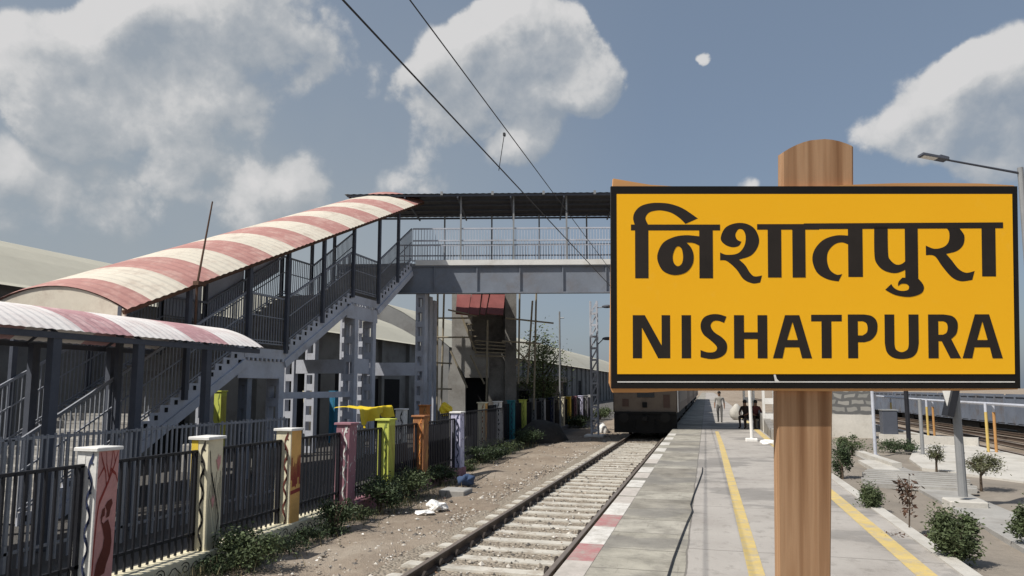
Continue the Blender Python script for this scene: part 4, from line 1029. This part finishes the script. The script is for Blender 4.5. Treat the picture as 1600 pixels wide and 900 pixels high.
# freight wagons
def wagon(p,q,label,mat):
    p=Vector(p);q=Vector(q); d=(q-p).normalized(); nrm=Vector((d.y,-d.x,0)); Ln=(q-p).length-.5
    T=lambda v: p+d*v.y+nrm*v.x+Vector((0,0,v.z))
    t=empty('freight_wagon',(p.x,p.y,GZ),label,'freight wagon','open freight wagons on the far siding')
    mb=MB(T); hw=1.45
    mb.box((-hw,0,0),(hw,Ln,.08))
    for s in (-1,1): mb.box((s*hw-.03,0,.08),(s*hw+.03,Ln,1.42)); 
    mb.box((-hw,-.03,.08),(hw,.03,1.42)); mb.box((-hw,Ln-.03,.08),(hw,Ln+.03,1.42)); mb.build('tub',mat,t)
    mb=MB(T)
    for s in (-1,1):
        for k in range(10): y=.1+k*(Ln-.3)/9; mb.box((s*(hw+.03)-.07,y,.02),(s*(hw+.03)+.07,y+.12,1.44))
        mb.box((s*(hw+.02)-.06,0,1.40),(s*(hw+.02)+.06,Ln,1.49))
    mb.build('ribs',mat,t)
    mb=MB(T); mb.box((-1.2,.2,-.28),(1.2,Ln-.2,-.001)); 
    for y in (1.8,Ln-1.8): mb.box((-1.25,y-1.2,-.38),(1.25,y+1.2,-.1))
    mb.build('underframe',mt['train_black'],t)
    for y in (.9,2.7,Ln-2.7,Ln-.9):
        mb=MB(T)
        for s in (-1,1): mb.tube([(s*.76,y,-.02),(s*.9,y,-.02)],.40,14)
        mb.tube([(-.8,y,-.02),(.8,y,-.02)],.06,6); mb.build('wheelset',mt['train_black'],t)
    return t
wl=['nearest the camera at the right edge','second from the right edge, grey blue','third from the right edge, grey blue','brown red and rusty, behind the grey pole','far one beyond the brown red wagon']
wx0,wy0=17.0,27.0
for k in range(6):
    a=(wx0-.047*11*k-.0,wy0+11*k,0); bb=(wx0-.047*11*(k+1),wy0+11*(k+1),0)
    lab=['grey blue open freight wagon '+s for s in ('nearest the camera, mostly outside the frame','at the right edge behind the yellow posts','just left of the right edge behind the lamp post','in the middle of the row')]+['rusty brown red open freight wagon behind the white pipe railing','distant grey blue open freight wagon beyond the brown red one']
    wagon(a,bb,lab[k],mt['wagon_red'] if k==4 else mt['wagon_blue'])

# ------------------------------------------------------------------ right side furniture
def pt(px,py,z=-.08): return onZ(px,py,z)
# pipe railing between posts
yp=[(1550,708),(1455,686),(1394,668)]
P3=[pt(*a) for a in yp]
for i,(p,lb) in enumerate(zip(P3,('pair of yellow pipe posts nearest the right edge','pair of yellow pipe posts behind the grey pole','single yellow pipe post by the stone wall'))):
    t=empty('pipe_post',tuple(p),lb,'pipe post','yellow pipe posts along the far kerb')
    for dx in ((-.09,.12) if i<2 else (0,)): MB().tube([(p.x+dx,p.y,p.z),(p.x+dx,p.y,1.15)],.04,10).build('pole',mt['orange'] if dx>0 else mt['yellow_paint'],t); MB().tube([(p.x+dx,p.y,1.15),(p.x+dx,p.y,1.42)],.04,10).build('pole_top',mt['steel_pale'],t)
t=MB(); 
q=[pt(1640,730)]+P3+[pt(1372,660)]
t.tube([(a.x,a.y,1.40) for a in q],.045,8); tag(t.build('pipe_rail',mt['steel_pale']),'long pale grey pipe rail running over the yellow posts','rail')
def post(px,py,z1,r,mat,label,name='pipe_post',lean=0):
    p=pt(px,py); t=MB().tube([(p.x,p.y,p.z-.1),(p.x+lean,p.y,z1)],r,10).tube([(p.x,p.y,p.z-.05),(p.x,p.y,p.z+.03)],r*2.2,10); return tag(t.build(name,mat),label,'post')
post(1368,712,2.2,.045,mt['steel_pale'],'white pipe post at the end of the stone wall')
post(1421,704,2.6,.065,mt['black_iron'],'black pipe post between the stone wall and the grey pole')
post(1442,711,1.55,.05,mt['lamp_grey'],'slim grey pipe post right of the black one')
# stone wall, lattice shadow coloured into its upper half
a=onZ(1240,690,-.1); bb=onZ(1366,692,-.1)
a=atD(1240,690,29); bb=atD(1366,690,27.2)
t=empty('stone_wall',((a.x+bb.x)/2,(a.y+bb.y)/2,-.1),'stone block wall with painted lattice shadow above a white painted base right of the wooden post','wall',rotz=math.atan2(bb.y-a.y,bb.x-a.x))
Lw=(bb-a).length/2
MB().box((-Lw,0,.92),(Lw,.3,1.95)).build('shadow_painted_blocks',mt['stone'],t,world=False)
MB().box((-Lw,-.02,-.1),(Lw,.3,.92)).build('white_base',mt['conc_pale'],t,world=False)
# low white kerb wall
a,bb=pt(1375,690),pt(1530,697)
tag(MB().bar((a.x,a.y,.0),(bb.x,bb.y,.0),.25,.4).build('kerb_wall',mt['conc_pale']),'low white kerb wall behind the garden bushes','wall')
# dark cabinet by wall
p=pt(1386,690); t=empty('cabinet',tuple(p),'dark metal cabinet beside the stone wall end','cabinet')
MB().cbox((p.x-.15,p.y-.2,p.z),(p.x+.35,p.y+.3,1.05),.02).build('box',mt['steel_dark'],t); MB().box((p.x-.17,p.y-.22,1.05),(p.x+.37,p.y+.32,1.09)).build('lid',mt['lamp_grey'],t)
# slatted concrete panels on the ground
def slats(px,py,n,ln,sp,w_,label,ang):
    p=pt(px,py,-.1); t=empty('slab_stack',(p.x,p.y,-.1),label,'slabs','concrete slabs on the garden soil',rotz=ang)
    mb=MB()
    for k in range(n): mb.box((-ln/2+.05*math.sin(k*2.1),k*sp,0.02),(ln/2+.05*math.sin(k*2.1),k*sp+w_,.11))
    mb.build('slat',mt['conc'],t,world=False); mb=MB(); mb.box((-ln/2,-.1,-.05),(-ln/2+.1,n*sp,.02)); mb.box((ln/2-.2,-.1,-.05),(ln/2-.1,n*sp,.02)); mb.build('bearer',mt['conc_dark'],t,world=False)
slats(1435,768,8,1.9,.36,.17,'row of long concrete slats lying behind the leafless sapling',R_(-12))
p,q=pt(1342,712),pt(1402,733)
tag(MB().bar((p.x,p.y,-.02),(q.x,q.y,-.02),.22,.18).build('concrete_beam',mt['conc_pale']),'pale concrete beam lying on the soil near the white post','beam','concrete slabs on the garden soil')
p=pt(1400,745)
tag(MB().prism([(p.x-.3,p.y-1.2),(p.x+.2,p.y-1.2),(p.x+.35,p.y+3),(p.x-.2,p.y+3)],lambda u,v,t_:(u,v,t_),-.12,-.01).build('concrete_plank',mt['conc_pale']),'wide pale plank lying along the soil left of the slats','plank','concrete slabs on the garden soil')
# lamp post with box
p=pt(1506,793); t=empty('lamp_post',(p.x,p.y,-.1),'grey steel post on a white block with a dark slanted box','post')
MB().cbox((p.x-.26,p.y-.22,-.15),(p.x+.30,p.y+.22,.05),.02).build('base_block',mt['conc_pale'],t)
MB().tube([(p.x,p.y,.1),(p.x-.04,p.y,4.6)],[.07,.055],12).build('pole',mt['lamp_grey'],t)
mb=MB(); mb.bar((p.x-.20,p.y-.17,1.42),(p.x+.02,p.y-.17,2.3),.30,.1); mb.build('slanted_box',mt['black_iron'],t)
mb=MB(); mb.prism([(p.x-.28,1.9),(p.x-.12,1.9),(p.x-.12,1.55),(p.x-.2,1.55)],lambda u,v,q_:(u,q_,v),p.y-.22,p.y-.2); mb.build('white_notice',mt['white'],t)
# street lamp at right edge
b0=atD(1596,700,18); b1=atD(1594,262,18); hd=atD(1475,249,18); he=atD(1438,242,18); ar=atD(1590,270,18)
t=empty('street_lamp',(b0.x,b0.y,-.1),'tall street lamp with a long arm at the right edge of the picture','street lamp')
MB().tube([(b1.x,b1.y,-.1),(b1.x,b1.y,b1.z)],[.11,.07],12).build('pole',mt['lamp_grey'],t)
MB().tube([ar,ar.lerp(hd,.5)+Vector((0,0,.0)),hd],[.035,.03,.028],8).build('arm',mt['steel_dark'],t)
mb=MB(); mb.bar(hd+(hd-he)*.1,he,.26,.06); mb.bar(hd.lerp(he,.2)+Vector((0,0,.06)),hd.lerp(he,-.15)+Vector((0,0,.04)),.12,.07); mb.build('lamp_head',mt['steel_dark'],t)
mb=MB(); mb.bar(hd.lerp(he,.35)-Vector((0,0,.036)),he.lerp(hd,.08)-Vector((0,0,.036)),.2,.015); mb.build('lens',mt['white'],t)
MB().box((b1.x-.16,b1.y-.14,2.0),(b1.x+.1,b1.y-.11,3.15)).build('orange_plate',mt['orange'],t); MB().box((b1.x-.2,b1.y-.16,3.2),(b1.x+.05,b1.y-.1,3.5)).build('bracket',mt['steel_dark'],t)
# bushes
G='garden bushes beside the platform'
p=pt(1498,886,-.1); bush('bush',(p.x,p.y,-.1),.62,.25,9000,.042,'big dense green bush, the largest in the garden',mt['leaf1'],1,G,stem=.16,clumps=26)
p=pt(1360,802,-.1); bush('bush',(p.x,p.y,-.1),.47,.21,4500,.04,'round green bush beside the right yellow line',mt['leaf1'],2,G,stem=.15,clumps=18)
p=pt(1534,768,-.1); bush('bush',(p.x,p.y,-.1),.72,.33,2600,.042,'umbrella shaped shrub right of the grey post',mt['leaf3'],3,G,stem=.5,clumps=16,trunk=.03)
p=pt(1464,740,-.1); bush('bush',(p.x,p.y,-.1),.66,.2,1100,.045,'small shrub with bare trunk left of the grey post',mt['leaf3'],4,G,stem=.4,clumps=9,trunk=.03)
p=pt(1396,708,-.1); bush('bush',(p.x,p.y,-.1),.42,.6,2600,.06,'low wide dark bush before the white kerb wall',mt['leaf2'],5,G,stem=.05,clumps=18)
p=pt(1316,748,-.1); bush('bush',(p.x,p.y,-.1),.8,.22,2000,.06,'upright bush right against the wooden nameboard post',mt['leaf2'],6,G,stem=.1,clumps=14)
p=pt(1330,712,-.1); bush('bush',(p.x,p.y,-.1),.6,.45,1700,.06,'spiky plants in front of the stone wall',mt['leaf1'],7,G,stem=.05,clumps=14)
p=pt(1608,858,-.1); bush('bush',(p.x,p.y,-.1),.56,.2,2400,.05,'loose bush cut by the right edge of the picture',mt['leaf1'],8,G,stem=.2,clumps=14)
p=pt(1424,838,-.1); t=bush('sapling',(p.x,p.y,-.1),.95,.16,170,.07,'thin sapling with sparse reddish leaves between the bushes',mt['leaf4'],9,G,'sapling',stem=.25,clumps=10,trunk=.012)
for i,(px,py) in enumerate(((1400,846),(1450,850))):
    p=pt(px,py,-.1); bush('dry_weed',(p.x,p.y,-.1),.12,.3,220,.06,('flat dry weeds at the %s of the thin sapling'%('left foot','right foot')[i]),mt['leaf4'],60+i,'dry weeds','weed',.02,8)

# cable on the platform
pts=[onZ(x,y,.02) for x,y in ((1042,905),(1052,872),(1064,840),(1074,815),(1082,798),(1079,788),(1084,772),(1092,752),(1097,738),(1098,728))]
mb=MB()
sm=[]
for i in range(len(pts)-1):
    for k in range(4): sm.append(pts[i].lerp(pts[i+1],k/4))
mb.tube(sm,.0095,6); tag(mb.build('cable',mt['wire']),'thin dark cable lying loose along the platform','cable')
# platform far furniture
p=onZ(1175,689,0); t=empty('pipe_post',tuple(p),'white pipe post on a white foot at the platform side','post')
MB().tube([p,p+Vector((-.03,0,2.6))],.06,10).build('pole',mt['white'],t); MB().cbox((p.x-.22,p.y-.2,-.01),(p.x+.2,p.y+.2,.1),.03).build('foot',mt['white'],t)
p=onZ(1203,694,0); tag(MB().blob((p.x,p.y,.06),(.3,.2,.1),14,.2,2).build('sack',mt['plastic']),'flat white sack on the platform beside the wooden post','sack')
p=onZ(1150,656,0); tag(MB().blob((p.x,p.y,.42),(.36,.36,.48),17,.12,3).build('sack',mt['conc_pale'],smooth=True),'upright pale sack on the platform left of the seated people','sack')
t=empty('low_wall',(2.1,31,0),'low grey concrete wall along the platform side past the white post','wall')
MB().prism([(27.0,0),(38,0),(38,.75),(33,.75),(27.0,.15)],lambda u,v,q:(q,u,v),2.28,2.55).build('wall',mt['conc_dark'],t); MB().box((2.2,26.2,0),(2.9,27.1,.42)).build('end_block',mt['conc'],t)
t=empty('bench',(1.95,33.9,0),'concrete bench with two people sitting on it','bench')
MB().cbox((1.55,33.6,.38),(2.25,34.2,.46),.02).build('seat',mt['conc'],t)
for x in (1.62,2.08): MB().box((x,33.7,0),(x+.1,34.1,.379)).build('leg',mt['conc'],t)

# ------------------------------------------------------------------ people
def person(loc, rotz, J, label, zones, hairmat, group=None, sit=False):
    # J: joint dict of local points (facing -Y)
    t=empty('person',loc,label,'person',group,rotz)
    E=[('pel','wai'),('wai','che'),('che','nek'),('nek','hd0'),('hd0','hd1'),('pel','hipL'),('hipL','kneL'),('kneL','ankL'),('ankL','toeL'),('pel','hipR'),('hipR','kneR'),('kneR','ankR'),('ankR','toeR'),
       ('che','shL'),('shL','elL'),('elL','wrL'),('wrL','haL'),('che','shR'),('shR','elR'),('elR','wrR'),('wrR','haR')]
    RAD=dict(pel=.135,wai=.12,che=.14,nek=.052,hd0=.075,hd1=.082,hip=.095,kne=.062,ank=.042,toe=.036,sh=.068,el=.046,wr=.032,ha=.034)
    keys=list(J); keys.remove('pel'); keys=['pel']+keys
    me=bpy.data.meshes.new('body'); me.from_pydata([J[k] for k in keys],[(keys.index(a),keys.index(b)) for a,b in E],[])
    o=bpy.data.objects.new('body',me); COL.objects.link(o)
    md=o.modifiers.new('skin','SKIN'); md.use_smooth_shade=True
    if not me.skin_vertices: me.skin_vertices.new()
    for i,k in enumerate(keys):
        r=RAD.get(k) or RAD[k[:-1]]; y=.8 if k in('pel','wai','che') else 1
        me.skin_vertices[0].data[i].radius=(r,r*y)
    me.skin_vertices[0].data[0].use_root=True
    ss=o.modifiers.new('sub','SUBSURF'); ss.levels=2; ss.render_levels=2
    dg=bpy.context.evaluated_depsgraph_get(); dg.update()
    nm=bpy.data.meshes.new_from_object(o.evaluated_get(dg)); nm.name='body'
    o.modifiers.clear(); o.data=nm; o.parent=t
    nm.materials.clear()
    ml=[mt['skin'],zones['top'],zones['bottom'],mt['dark_void']]
    for m_ in ml: nm.materials.append(m_)
    segm={('pel','wai'):1,('wai','che'):1,('che','nek'):1,('che','shL'):1,('che','shR'):1,('shL','elL'):1,('shR','elR'):1,('nek','hd0'):0,('hd0','hd1'):0,('pel','hipL'):2,('pel','hipR'):2,('hipL','kneL'):2,('hipR','kneR'):2,('kneL','ankL'):2,('kneR','ankR'):2,('ankL','toeL'):3,('ankR','toeR'):3,('elL','wrL'):0,('elR','wrR'):0,('wrL','haL'):0,('wrR','haR'):0}
    def dseg(p,a,b):
        ab=b-a; u=max(0,min(1,(p-a).dot(ab)/ab.length_squared)); return (p-a-ab*u).length
    for pl in nm.polygons:
        c=pl.center; best=min(segm,key=lambda s:dseg(c,Vector(J[s[0]]),Vector(J[s[1]])))
        pl.material_index=segm[best]; pl.use_smooth=True
    h=Vector(J['hd0']).lerp(Vector(J['hd1']),.6)
    MB().blob((h.x,h.y+.022,h.z+.04),(.09,.098,.098),2,.04,3).build('hair',hairmat,t,world=False,smooth=True)
    mb=MB(); mb.blob((h.x,h.y-.095,h.z-.03),(.014,.02,.024),3,.05,1); mb.build('nose',mt['skin'],t,world=False)
    mb=MB()
    for s in (-1,1): mb.blob((h.x+s*.032,h.y-.082,h.z+.005),(.012,.008,.008),3,.02,1)
    mb.build('eyes',mt['dark_void'],t,world=False)
    # fingers
    mb=MB()
    for s in ('L','R'):
        a=Vector(J['wr'+s]); b=Vector(J['ha'+s]); d=(b-a).normalized()
        for k in range(4): q=b+Vector((0,(k-1.5)*.018,0)); mb.tube([q,q+d*(.05-.006*abs(k-1.3)),q+d*(.08-.01*abs(k-1.3))+Vector((0,-.012,0))],[.009,.008,.006],5)
        q=a.lerp(b,.5)+Vector((0,-.03,0)); mb.tube([q,q+d*.03+Vector((0,-.025,0)),q+d*.06+Vector((0,-.03,0))],[.01,.009,.007],5)
    mb.build('fingers',mt['skin'],t,world=False)
    return t
walk=dict(pel=(0,0,.90),wai=(0,0,1.06),che=(0,.0,1.26),nek=(0,-.01,1.41),hd0=(0,-.02,1.50),hd1=(0,-.02,1.60),
 hipL=(.09,0,.86),kneL=(.10,-.12,.49),ankL=(.10,-.14,.08),toeL=(.11,-.30,.04),hipR=(-.09,0,.86),kneR=(-.09,.0,.47),ankR=(-.09,.16,.10),toeR=(-.10,.02,.035),
 shL=(.19,0,1.33),elL=(.24,.06,1.07),wrL=(.25,.02,.84),haL=(.25,-.01,.76),shR=(-.19,0,1.33),elR=(-.24,-.02,1.07),wrR=(-.24,-.14,.87),haR=(-.235,-.18,.79))
p=onZ(1125,660.2,0)
person((p.x,p.y,0.0),R_(-4),walk,'person in pale shirt and grey trousers walking along the sunlit platform',dict(top=mt['shirt'],bottom=mt['trousers']),mt['hair'])
sit=dict(pel=(0,0,.56),wai=(0,-.02,.70),che=(0,-.06,.90),nek=(0,-.10,1.05),hd0=(0,-.13,1.13),hd1=(0,-.14,1.23),
 hipL=(.10,-.04,.55),kneL=(.14,-.44,.55),ankL=(.13,-.42,.10),toeL=(.14,-.58,.045),hipR=(-.10,-.04,.55),kneR=(-.14,-.44,.55),ankR=(-.13,-.38,.10),toeR=(-.14,-.54,.045),
 shL=(.18,-.06,.97),elL=(.24,-.18,.74),wrL=(.16,-.36,.66),haL=(.12,-.42,.64),shR=(-.18,-.06,.97),elR=(-.24,-.18,.74),wrR=(-.16,-.36,.66),haR=(-.12,-.42,.64))
person((1.72,33.95,0),R_(-25),sit,'person in dark brown clothes sitting on the left of the bench',dict(top=mt['dark_cloth'],bottom=mt['dark_cloth']),mt['hair'],'people sitting on the platform bench')
person((2.12,33.95,0),R_(10),sit,'person in maroon top sitting on the right of the bench',dict(top=mt['red_cloth'],bottom=mt['dark_cloth']),mt['hair'],'people sitting on the platform bench')

# ------------------------------------------------------------------ nameboard
SD = 4.0
cpt = atD(1270,449,SD)
dep = (cpt-CAM).dot(FV)*math.cos(TH)+(cpt.z-CAM.z)*math.sin(TH)
K = dep/FPX*.994
base = Vector((cpt.x,cpt.y,0))
SG = empty('nameboard',(cpt.x,cpt.y,0),'yellow station nameboard with black lettering on a brown wooden post','sign')
LEAN = R_(4.8)
SG.rotation_euler = (Matrix.Rotation(AL,3,'Z') @ Matrix.Rotation(LEAN,3,'X')).to_euler()
# local: x right, z up along the board, -y towards the camera; board centre height
zc = cpt.z/math.cos(LEAN)
SG.location = cpt - (SG.rotation_euler.to_matrix() @ Vector((0,0,zc)))
SG.location.z += 0
def loc(px,py,y=0): return ((px-1270)*K, y, zc+(449-py)*K)
zb = -.05
# post: rounded timber
mb=MB(); vs=[];fs=[]; n=24
def ring(cx,rx,ry,z,yc,arch=0,sl=0):
    r=[]
    fr=[-1,-.95,-.8,-.6,-.4,-.2,.2,.4,.6,.8,.95,1]
    for sg,xs in ((-1,fr),(1,fr[::-1])):
        for ux in xs:
            uy=sg*(.82 if abs(ux)==1 else 1)
            r.append((cx+rx*ux, yc+ry*uy, z+arch*(1-ux*ux)+sl*ux))
    return r
xc=lambda px:(px-1270)*K
levels=[]
PY=.072
levels.append(ring(xc(1256),40.5*K,.034,zb,PY))
levels.append(ring(xc(1258),41*K,.034,loc(0,900)[2],PY))
levels.append(ring(xc(1260.5),44*K,.034,loc(0,612)[2],PY))
levels.append(ring(xc(13+1271),57*K,.034,loc(0,285)[2],PY))
levels.append(ring(xc(13+1271.5),57*K,.034,loc(0,229)[2],PY,17*K,5*K))
vs=[p for r in levels for p in r]
for r in range(len(levels)-1):
    for k in range(n): fs.append((r*n+k,r*n+(k+1)%n,(r+1)*n+(k+1)%n,(r+1)*n+k))
fs.append(tuple(range(n-1,-1,-1))); c0=len(vs); vs.append((xc(13+1271.5),PY,loc(0,213)[2]))
for k in range(n): fs.append(((len(levels)-1)*n+k,(len(levels)-1)*n+(k+1)%n,c0))
mb.add(vs,fs); mb.build('post',mt['wood'],SG,world=False)
# backing plank with uneven edge
mb=MB(); edge=[(957,277),(985,282),(1015,287),(1060,290),(1150,291),(1280,290.5),(1330,287),(1400,284.5),(1470,284),(1540,285),(1588,288),(1593,292),(1593,330),(1591,450),(1592,560),(1590,609),(1500,611),(1300,612),(1200,611),(1060,611),(1010,614),(955,614),(950,600),(953,450),(954,320)]
mb.prism([((x-1270)*K, zc+(449-y)*K) for x,y in edge], lambda u,v,t:(u,t,v), .0,.035); mb.build('backing_plank',mt['wood_edge'],SG,world=False)
# black frame board
mb=MB(); a=loc(952,607); bb=loc(1588,291); mb.box((a[0],-.03,a[2]),(bb[0],-.001,bb[2])); mb.build('frame',mt['black'],SG,world=False)
mb=MB(); a=loc(961,584.5); bb=loc(1579,303.5); mb.box((a[0],-.034,a[2]),(bb[0],-.029,bb[2])); mb.build('board',mt['sign_yellow'],SG,world=False)
mb=MB(); f=lambda x,y:((x-1270)*K,-.0325,zc+(449-y)*K)
mb.add([f(961,597.6),f(1579,597.6),f(1579,595.8),f(961,595.8)],[(0,1,2,3)])
mb.add([f(1204,585),f(1207,585),f(1209,592),f(1213,596),f(1206,596)],[(0,1,2,3,4)]); mb.build('white_trim',mt['white'],SG,world=False)
def smooth(pts):
    # (x,y) smooth, (x,y,1) sharp : Catmull-Rom between smooth runs
    n=len(pts); out=[]
    for i in range(n):
        p1=pts[i];p2=pts[(i+1)%n]; out.append((p1[0],p1[1]))
        s1,s2=len(p1)>2,len(p2)>2
        if s1 and s2: continue
        p0=p1 if s1 else pts[i-1]; p3=p2 if s2 else pts[(i+2)%n]
        for k in range(1,6):
            t=k/6; r=[]
            for c in (0,1):
                m1=(p2[c]-p0[c])/2; m2=(p3[c]-p1[c])/2
                h=2*t**3-3*t*t+1; h1=t**3-2*t*t+t; h2=-2*t**3+3*t*t; h3=t**3-t*t
                r.append(h*p1[c]+h1*m1+h2*p2[c]+h3*m2)
            out.append(tuple(r))
    return out
def shp(pts): return [(*p,1) if len(p)==2 else p for p in pts]
def c1(p): return (930+p[0]/3.463,200+p[1]/3.463,*p[2:])
def c2(p): return (1260+p[0]/3.4618,200+p[1]/3.4618,*p[2:])
def c3(p): return (930+p[0]/4.5,440+p[1]/4.5,*p[2:])
def c4(p): return (1260+p[0]/4.5,440+p[1]/4.5,*p[2:])
hindi=[];latin=[]
def add(lst,c,outer,*holes): lst.append([smooth([c(p) for p in pl]) for pl in (outer,)+holes])
S=1
# ni
add(hindi,c1,[(205,557,S),(203,524,S),(195,490),(205,455),(235,425),(280,410),(330,406),(395,412),(465,437),(545,491,S),(478,521,S),(445,488),(400,460),(350,448),(310,450),(278,462),(262,490),(275,523,S),(275,557,S)])
add(hindi,c1,[(183,524,S),(665,524,S),(665,556,S),(183,556,S)])
add(hindi,c1,[(205,540,S),(277,540,S),(277,815,S),(205,815,S)])
add(hindi,c1,[(552,540,S),(625,540,S),(625,815,S),(552,815,S)])
add(hindi,c1,[(552,588,S),(480,582),(415,592),(355,625),(325,690),(335,745),(365,782),(420,798),(480,783),(515,740),(521,690),(508,650),(483,622,S),(520,624),(552,638,S)],[(443,643),(425,650),(409,690),(413,730),(435,750),(457,735),(464,700),(458,660)])
# sha
add(hindi,c1,[(668,600),(690,545),(740,519),(800,518),(850,545),(875,600),(866,650),(830,693),(767,714,S),(800,745),(825,785),(850,805),(890,800,S),(880,838,S),(840,843),(790,820),(750,765),(700,722),(664,718,S),(664,675,S),(700,688),(760,680),(795,640),(803,590),(790,555),(765,550),(748,578),(757,606),(780,617,S),(765,640),(730,647),(690,632)])
add(hindi,c1,[(865,523,S),(1560,523,S),(1560,551,S),(865,551,S)][:0] or [(865,522,S),(1200,521,S),(1200,552,S),(865,552,S)])
add(hindi,c2,[(-25,518,S),(1052,512,S),(1052,544,S),(-25,549,S)])
add(hindi,c1,[(922,540,S),(995,540,S),(995,811,S),(922,811,S)])
add(hindi,c1,[(1055,540,S),(1125,540,S),(1125,811,S),(1055,811,S)])
# ta
add(hindi,c2,[(213,530,S),(292,530,S),(292,808,S),(213,808,S)])
add(hindi,c2,[(215,584,S),(150,583),(80,607),(32,660),(20,720),(45,785),(100,820),(160,832,S),(180,792,S),(150,795),(115,770),(99,720),(106,670),(140,632),(180,621),(215,632,S)])
# pu
add(hindi,c2,[(355,535,S),(428,535,S),(429,680),(440,715),(470,740),(500,738),(524,720,S),(524,768,S),(470,787),(410,775),(370,740),(355,690)])
add(hindi,c2,[(520,530,S),(590,530,S),(590,815,S),(520,815,S)])
add(hindi,c4,[(534,60,S),(577,19,S),(595,45),(625,63),(662,68),(694,60),(701,38),(685,20),(650,18),(624,34,S),(628,5),(655,-25,S),(760,-25,S),(792,10),(806,45),(790,82),(740,104),(680,110),(600,95)])
# ra
add(hindi,c2,[(738,535,S),(760,565),(757,615),(730,645),(680,655),(633,638,S),(633,690,S),(680,695),(720,750),(770,808),(820,831),(882,824,S),(895,775,S),(850,785),(810,765),(770,715),(743,683,S),(800,668),(835,635),(843,590),(830,562),(808,535,S)])
add(hindi,c2,[(935,530,S),(1010,530,S),(1010,805,S),(935,805,S)])
add(latin,c3,shp([(248,238),(333,238),(450,450),(450,238),(510,238),(510,540),(425,540),(312,325),(312,540),(248,540)]))
add(latin,c3,shp([(590,238),(656,238),(656,540),(590,540)]))
add(latin,c3,[(905,248,S),(888,292,S),(850,278),(815,280),(795,303),(800,332),(825,362),(870,392),(902,428),(908,470),(893,510),(850,537),(790,545),(722,532,S),(722,482,S),(770,498),(818,495),(837,472),(828,448),(790,412),(745,375),(725,335),(726,290),(750,252),(795,233),(850,232)])
add(latin,c3,shp([(957,238),(1027,238),(1027,358),(1122,358),(1122,238),(1190,238),(1190,540),(1122,540),(1122,405),(1027,405),(1027,540),(957,540)]))
add(latin,c3,shp([(1228,540),(1315,238),(1415,238),(1502,540),(1432,540),(1413,463),(1312,463),(1295,540)]),shp([(1367,285),(1328,412),(1403,412)]))
add(latin,c4,shp([(13,235),(228,235),(228,282),(155,282),(155,540),(85,540),(85,282),(13,282)]))
add(latin,c4,[(270,233,S),(385,233,S),(435,243),(468,272),(478,315),(468,370),(432,412),(385,428,S),(340,428,S),(340,540,S),(270,540,S)],[(340,281,S),(372,281,S),(398,293),(408,325),(401,360),(372,380,S),(340,380,S)])
add(latin,c4,[(527,233,S),(595,233,S),(595,440,S),(605,478),(645,497),(685,478),(695,440,S),(695,233,S),(765,233,S),(765,435,S),(752,495),(715,533),(645,545),(580,533),(540,495),(527,435,S)])
add(latin,c4,[(832,233,S),(940,233,S),(1000,244),(1033,275),(1040,318),(1028,370),(993,405,S),(1060,540,S),(985,540,S),(925,420,S),(903,420,S),(903,540,S),(832,540,S)],[(903,280,S),(935,280,S),(960,292),(969,325),(960,360),(935,375,S),(903,375,S)])
add(latin,c4,shp([(1070,540),(1160,232),(1260,232),(1352,540),(1280,540),(1262,463),(1155,463),(1138,540)]),shp([(1212,282),(1174,412),(1247,412)]))
for nm_,lst,mm in (('hindi_lettering',hindi,mt['ink']),('latin_lettering',latin,mt['ink'])):
    mb=MB()
    for i,polys in enumerate(lst):
        yo=-.0346-(i%5)*.00015
        fl=lambda x,y,yo=yo:((x-1270)*K,yo,zc+(449-y)*K)
        mb.flat(polys,fl)
    mb.build(nm_,mm,SG,world=False)
for o in list(bpy.data.objects):
    if 'k' in o.keys(): del o['k']
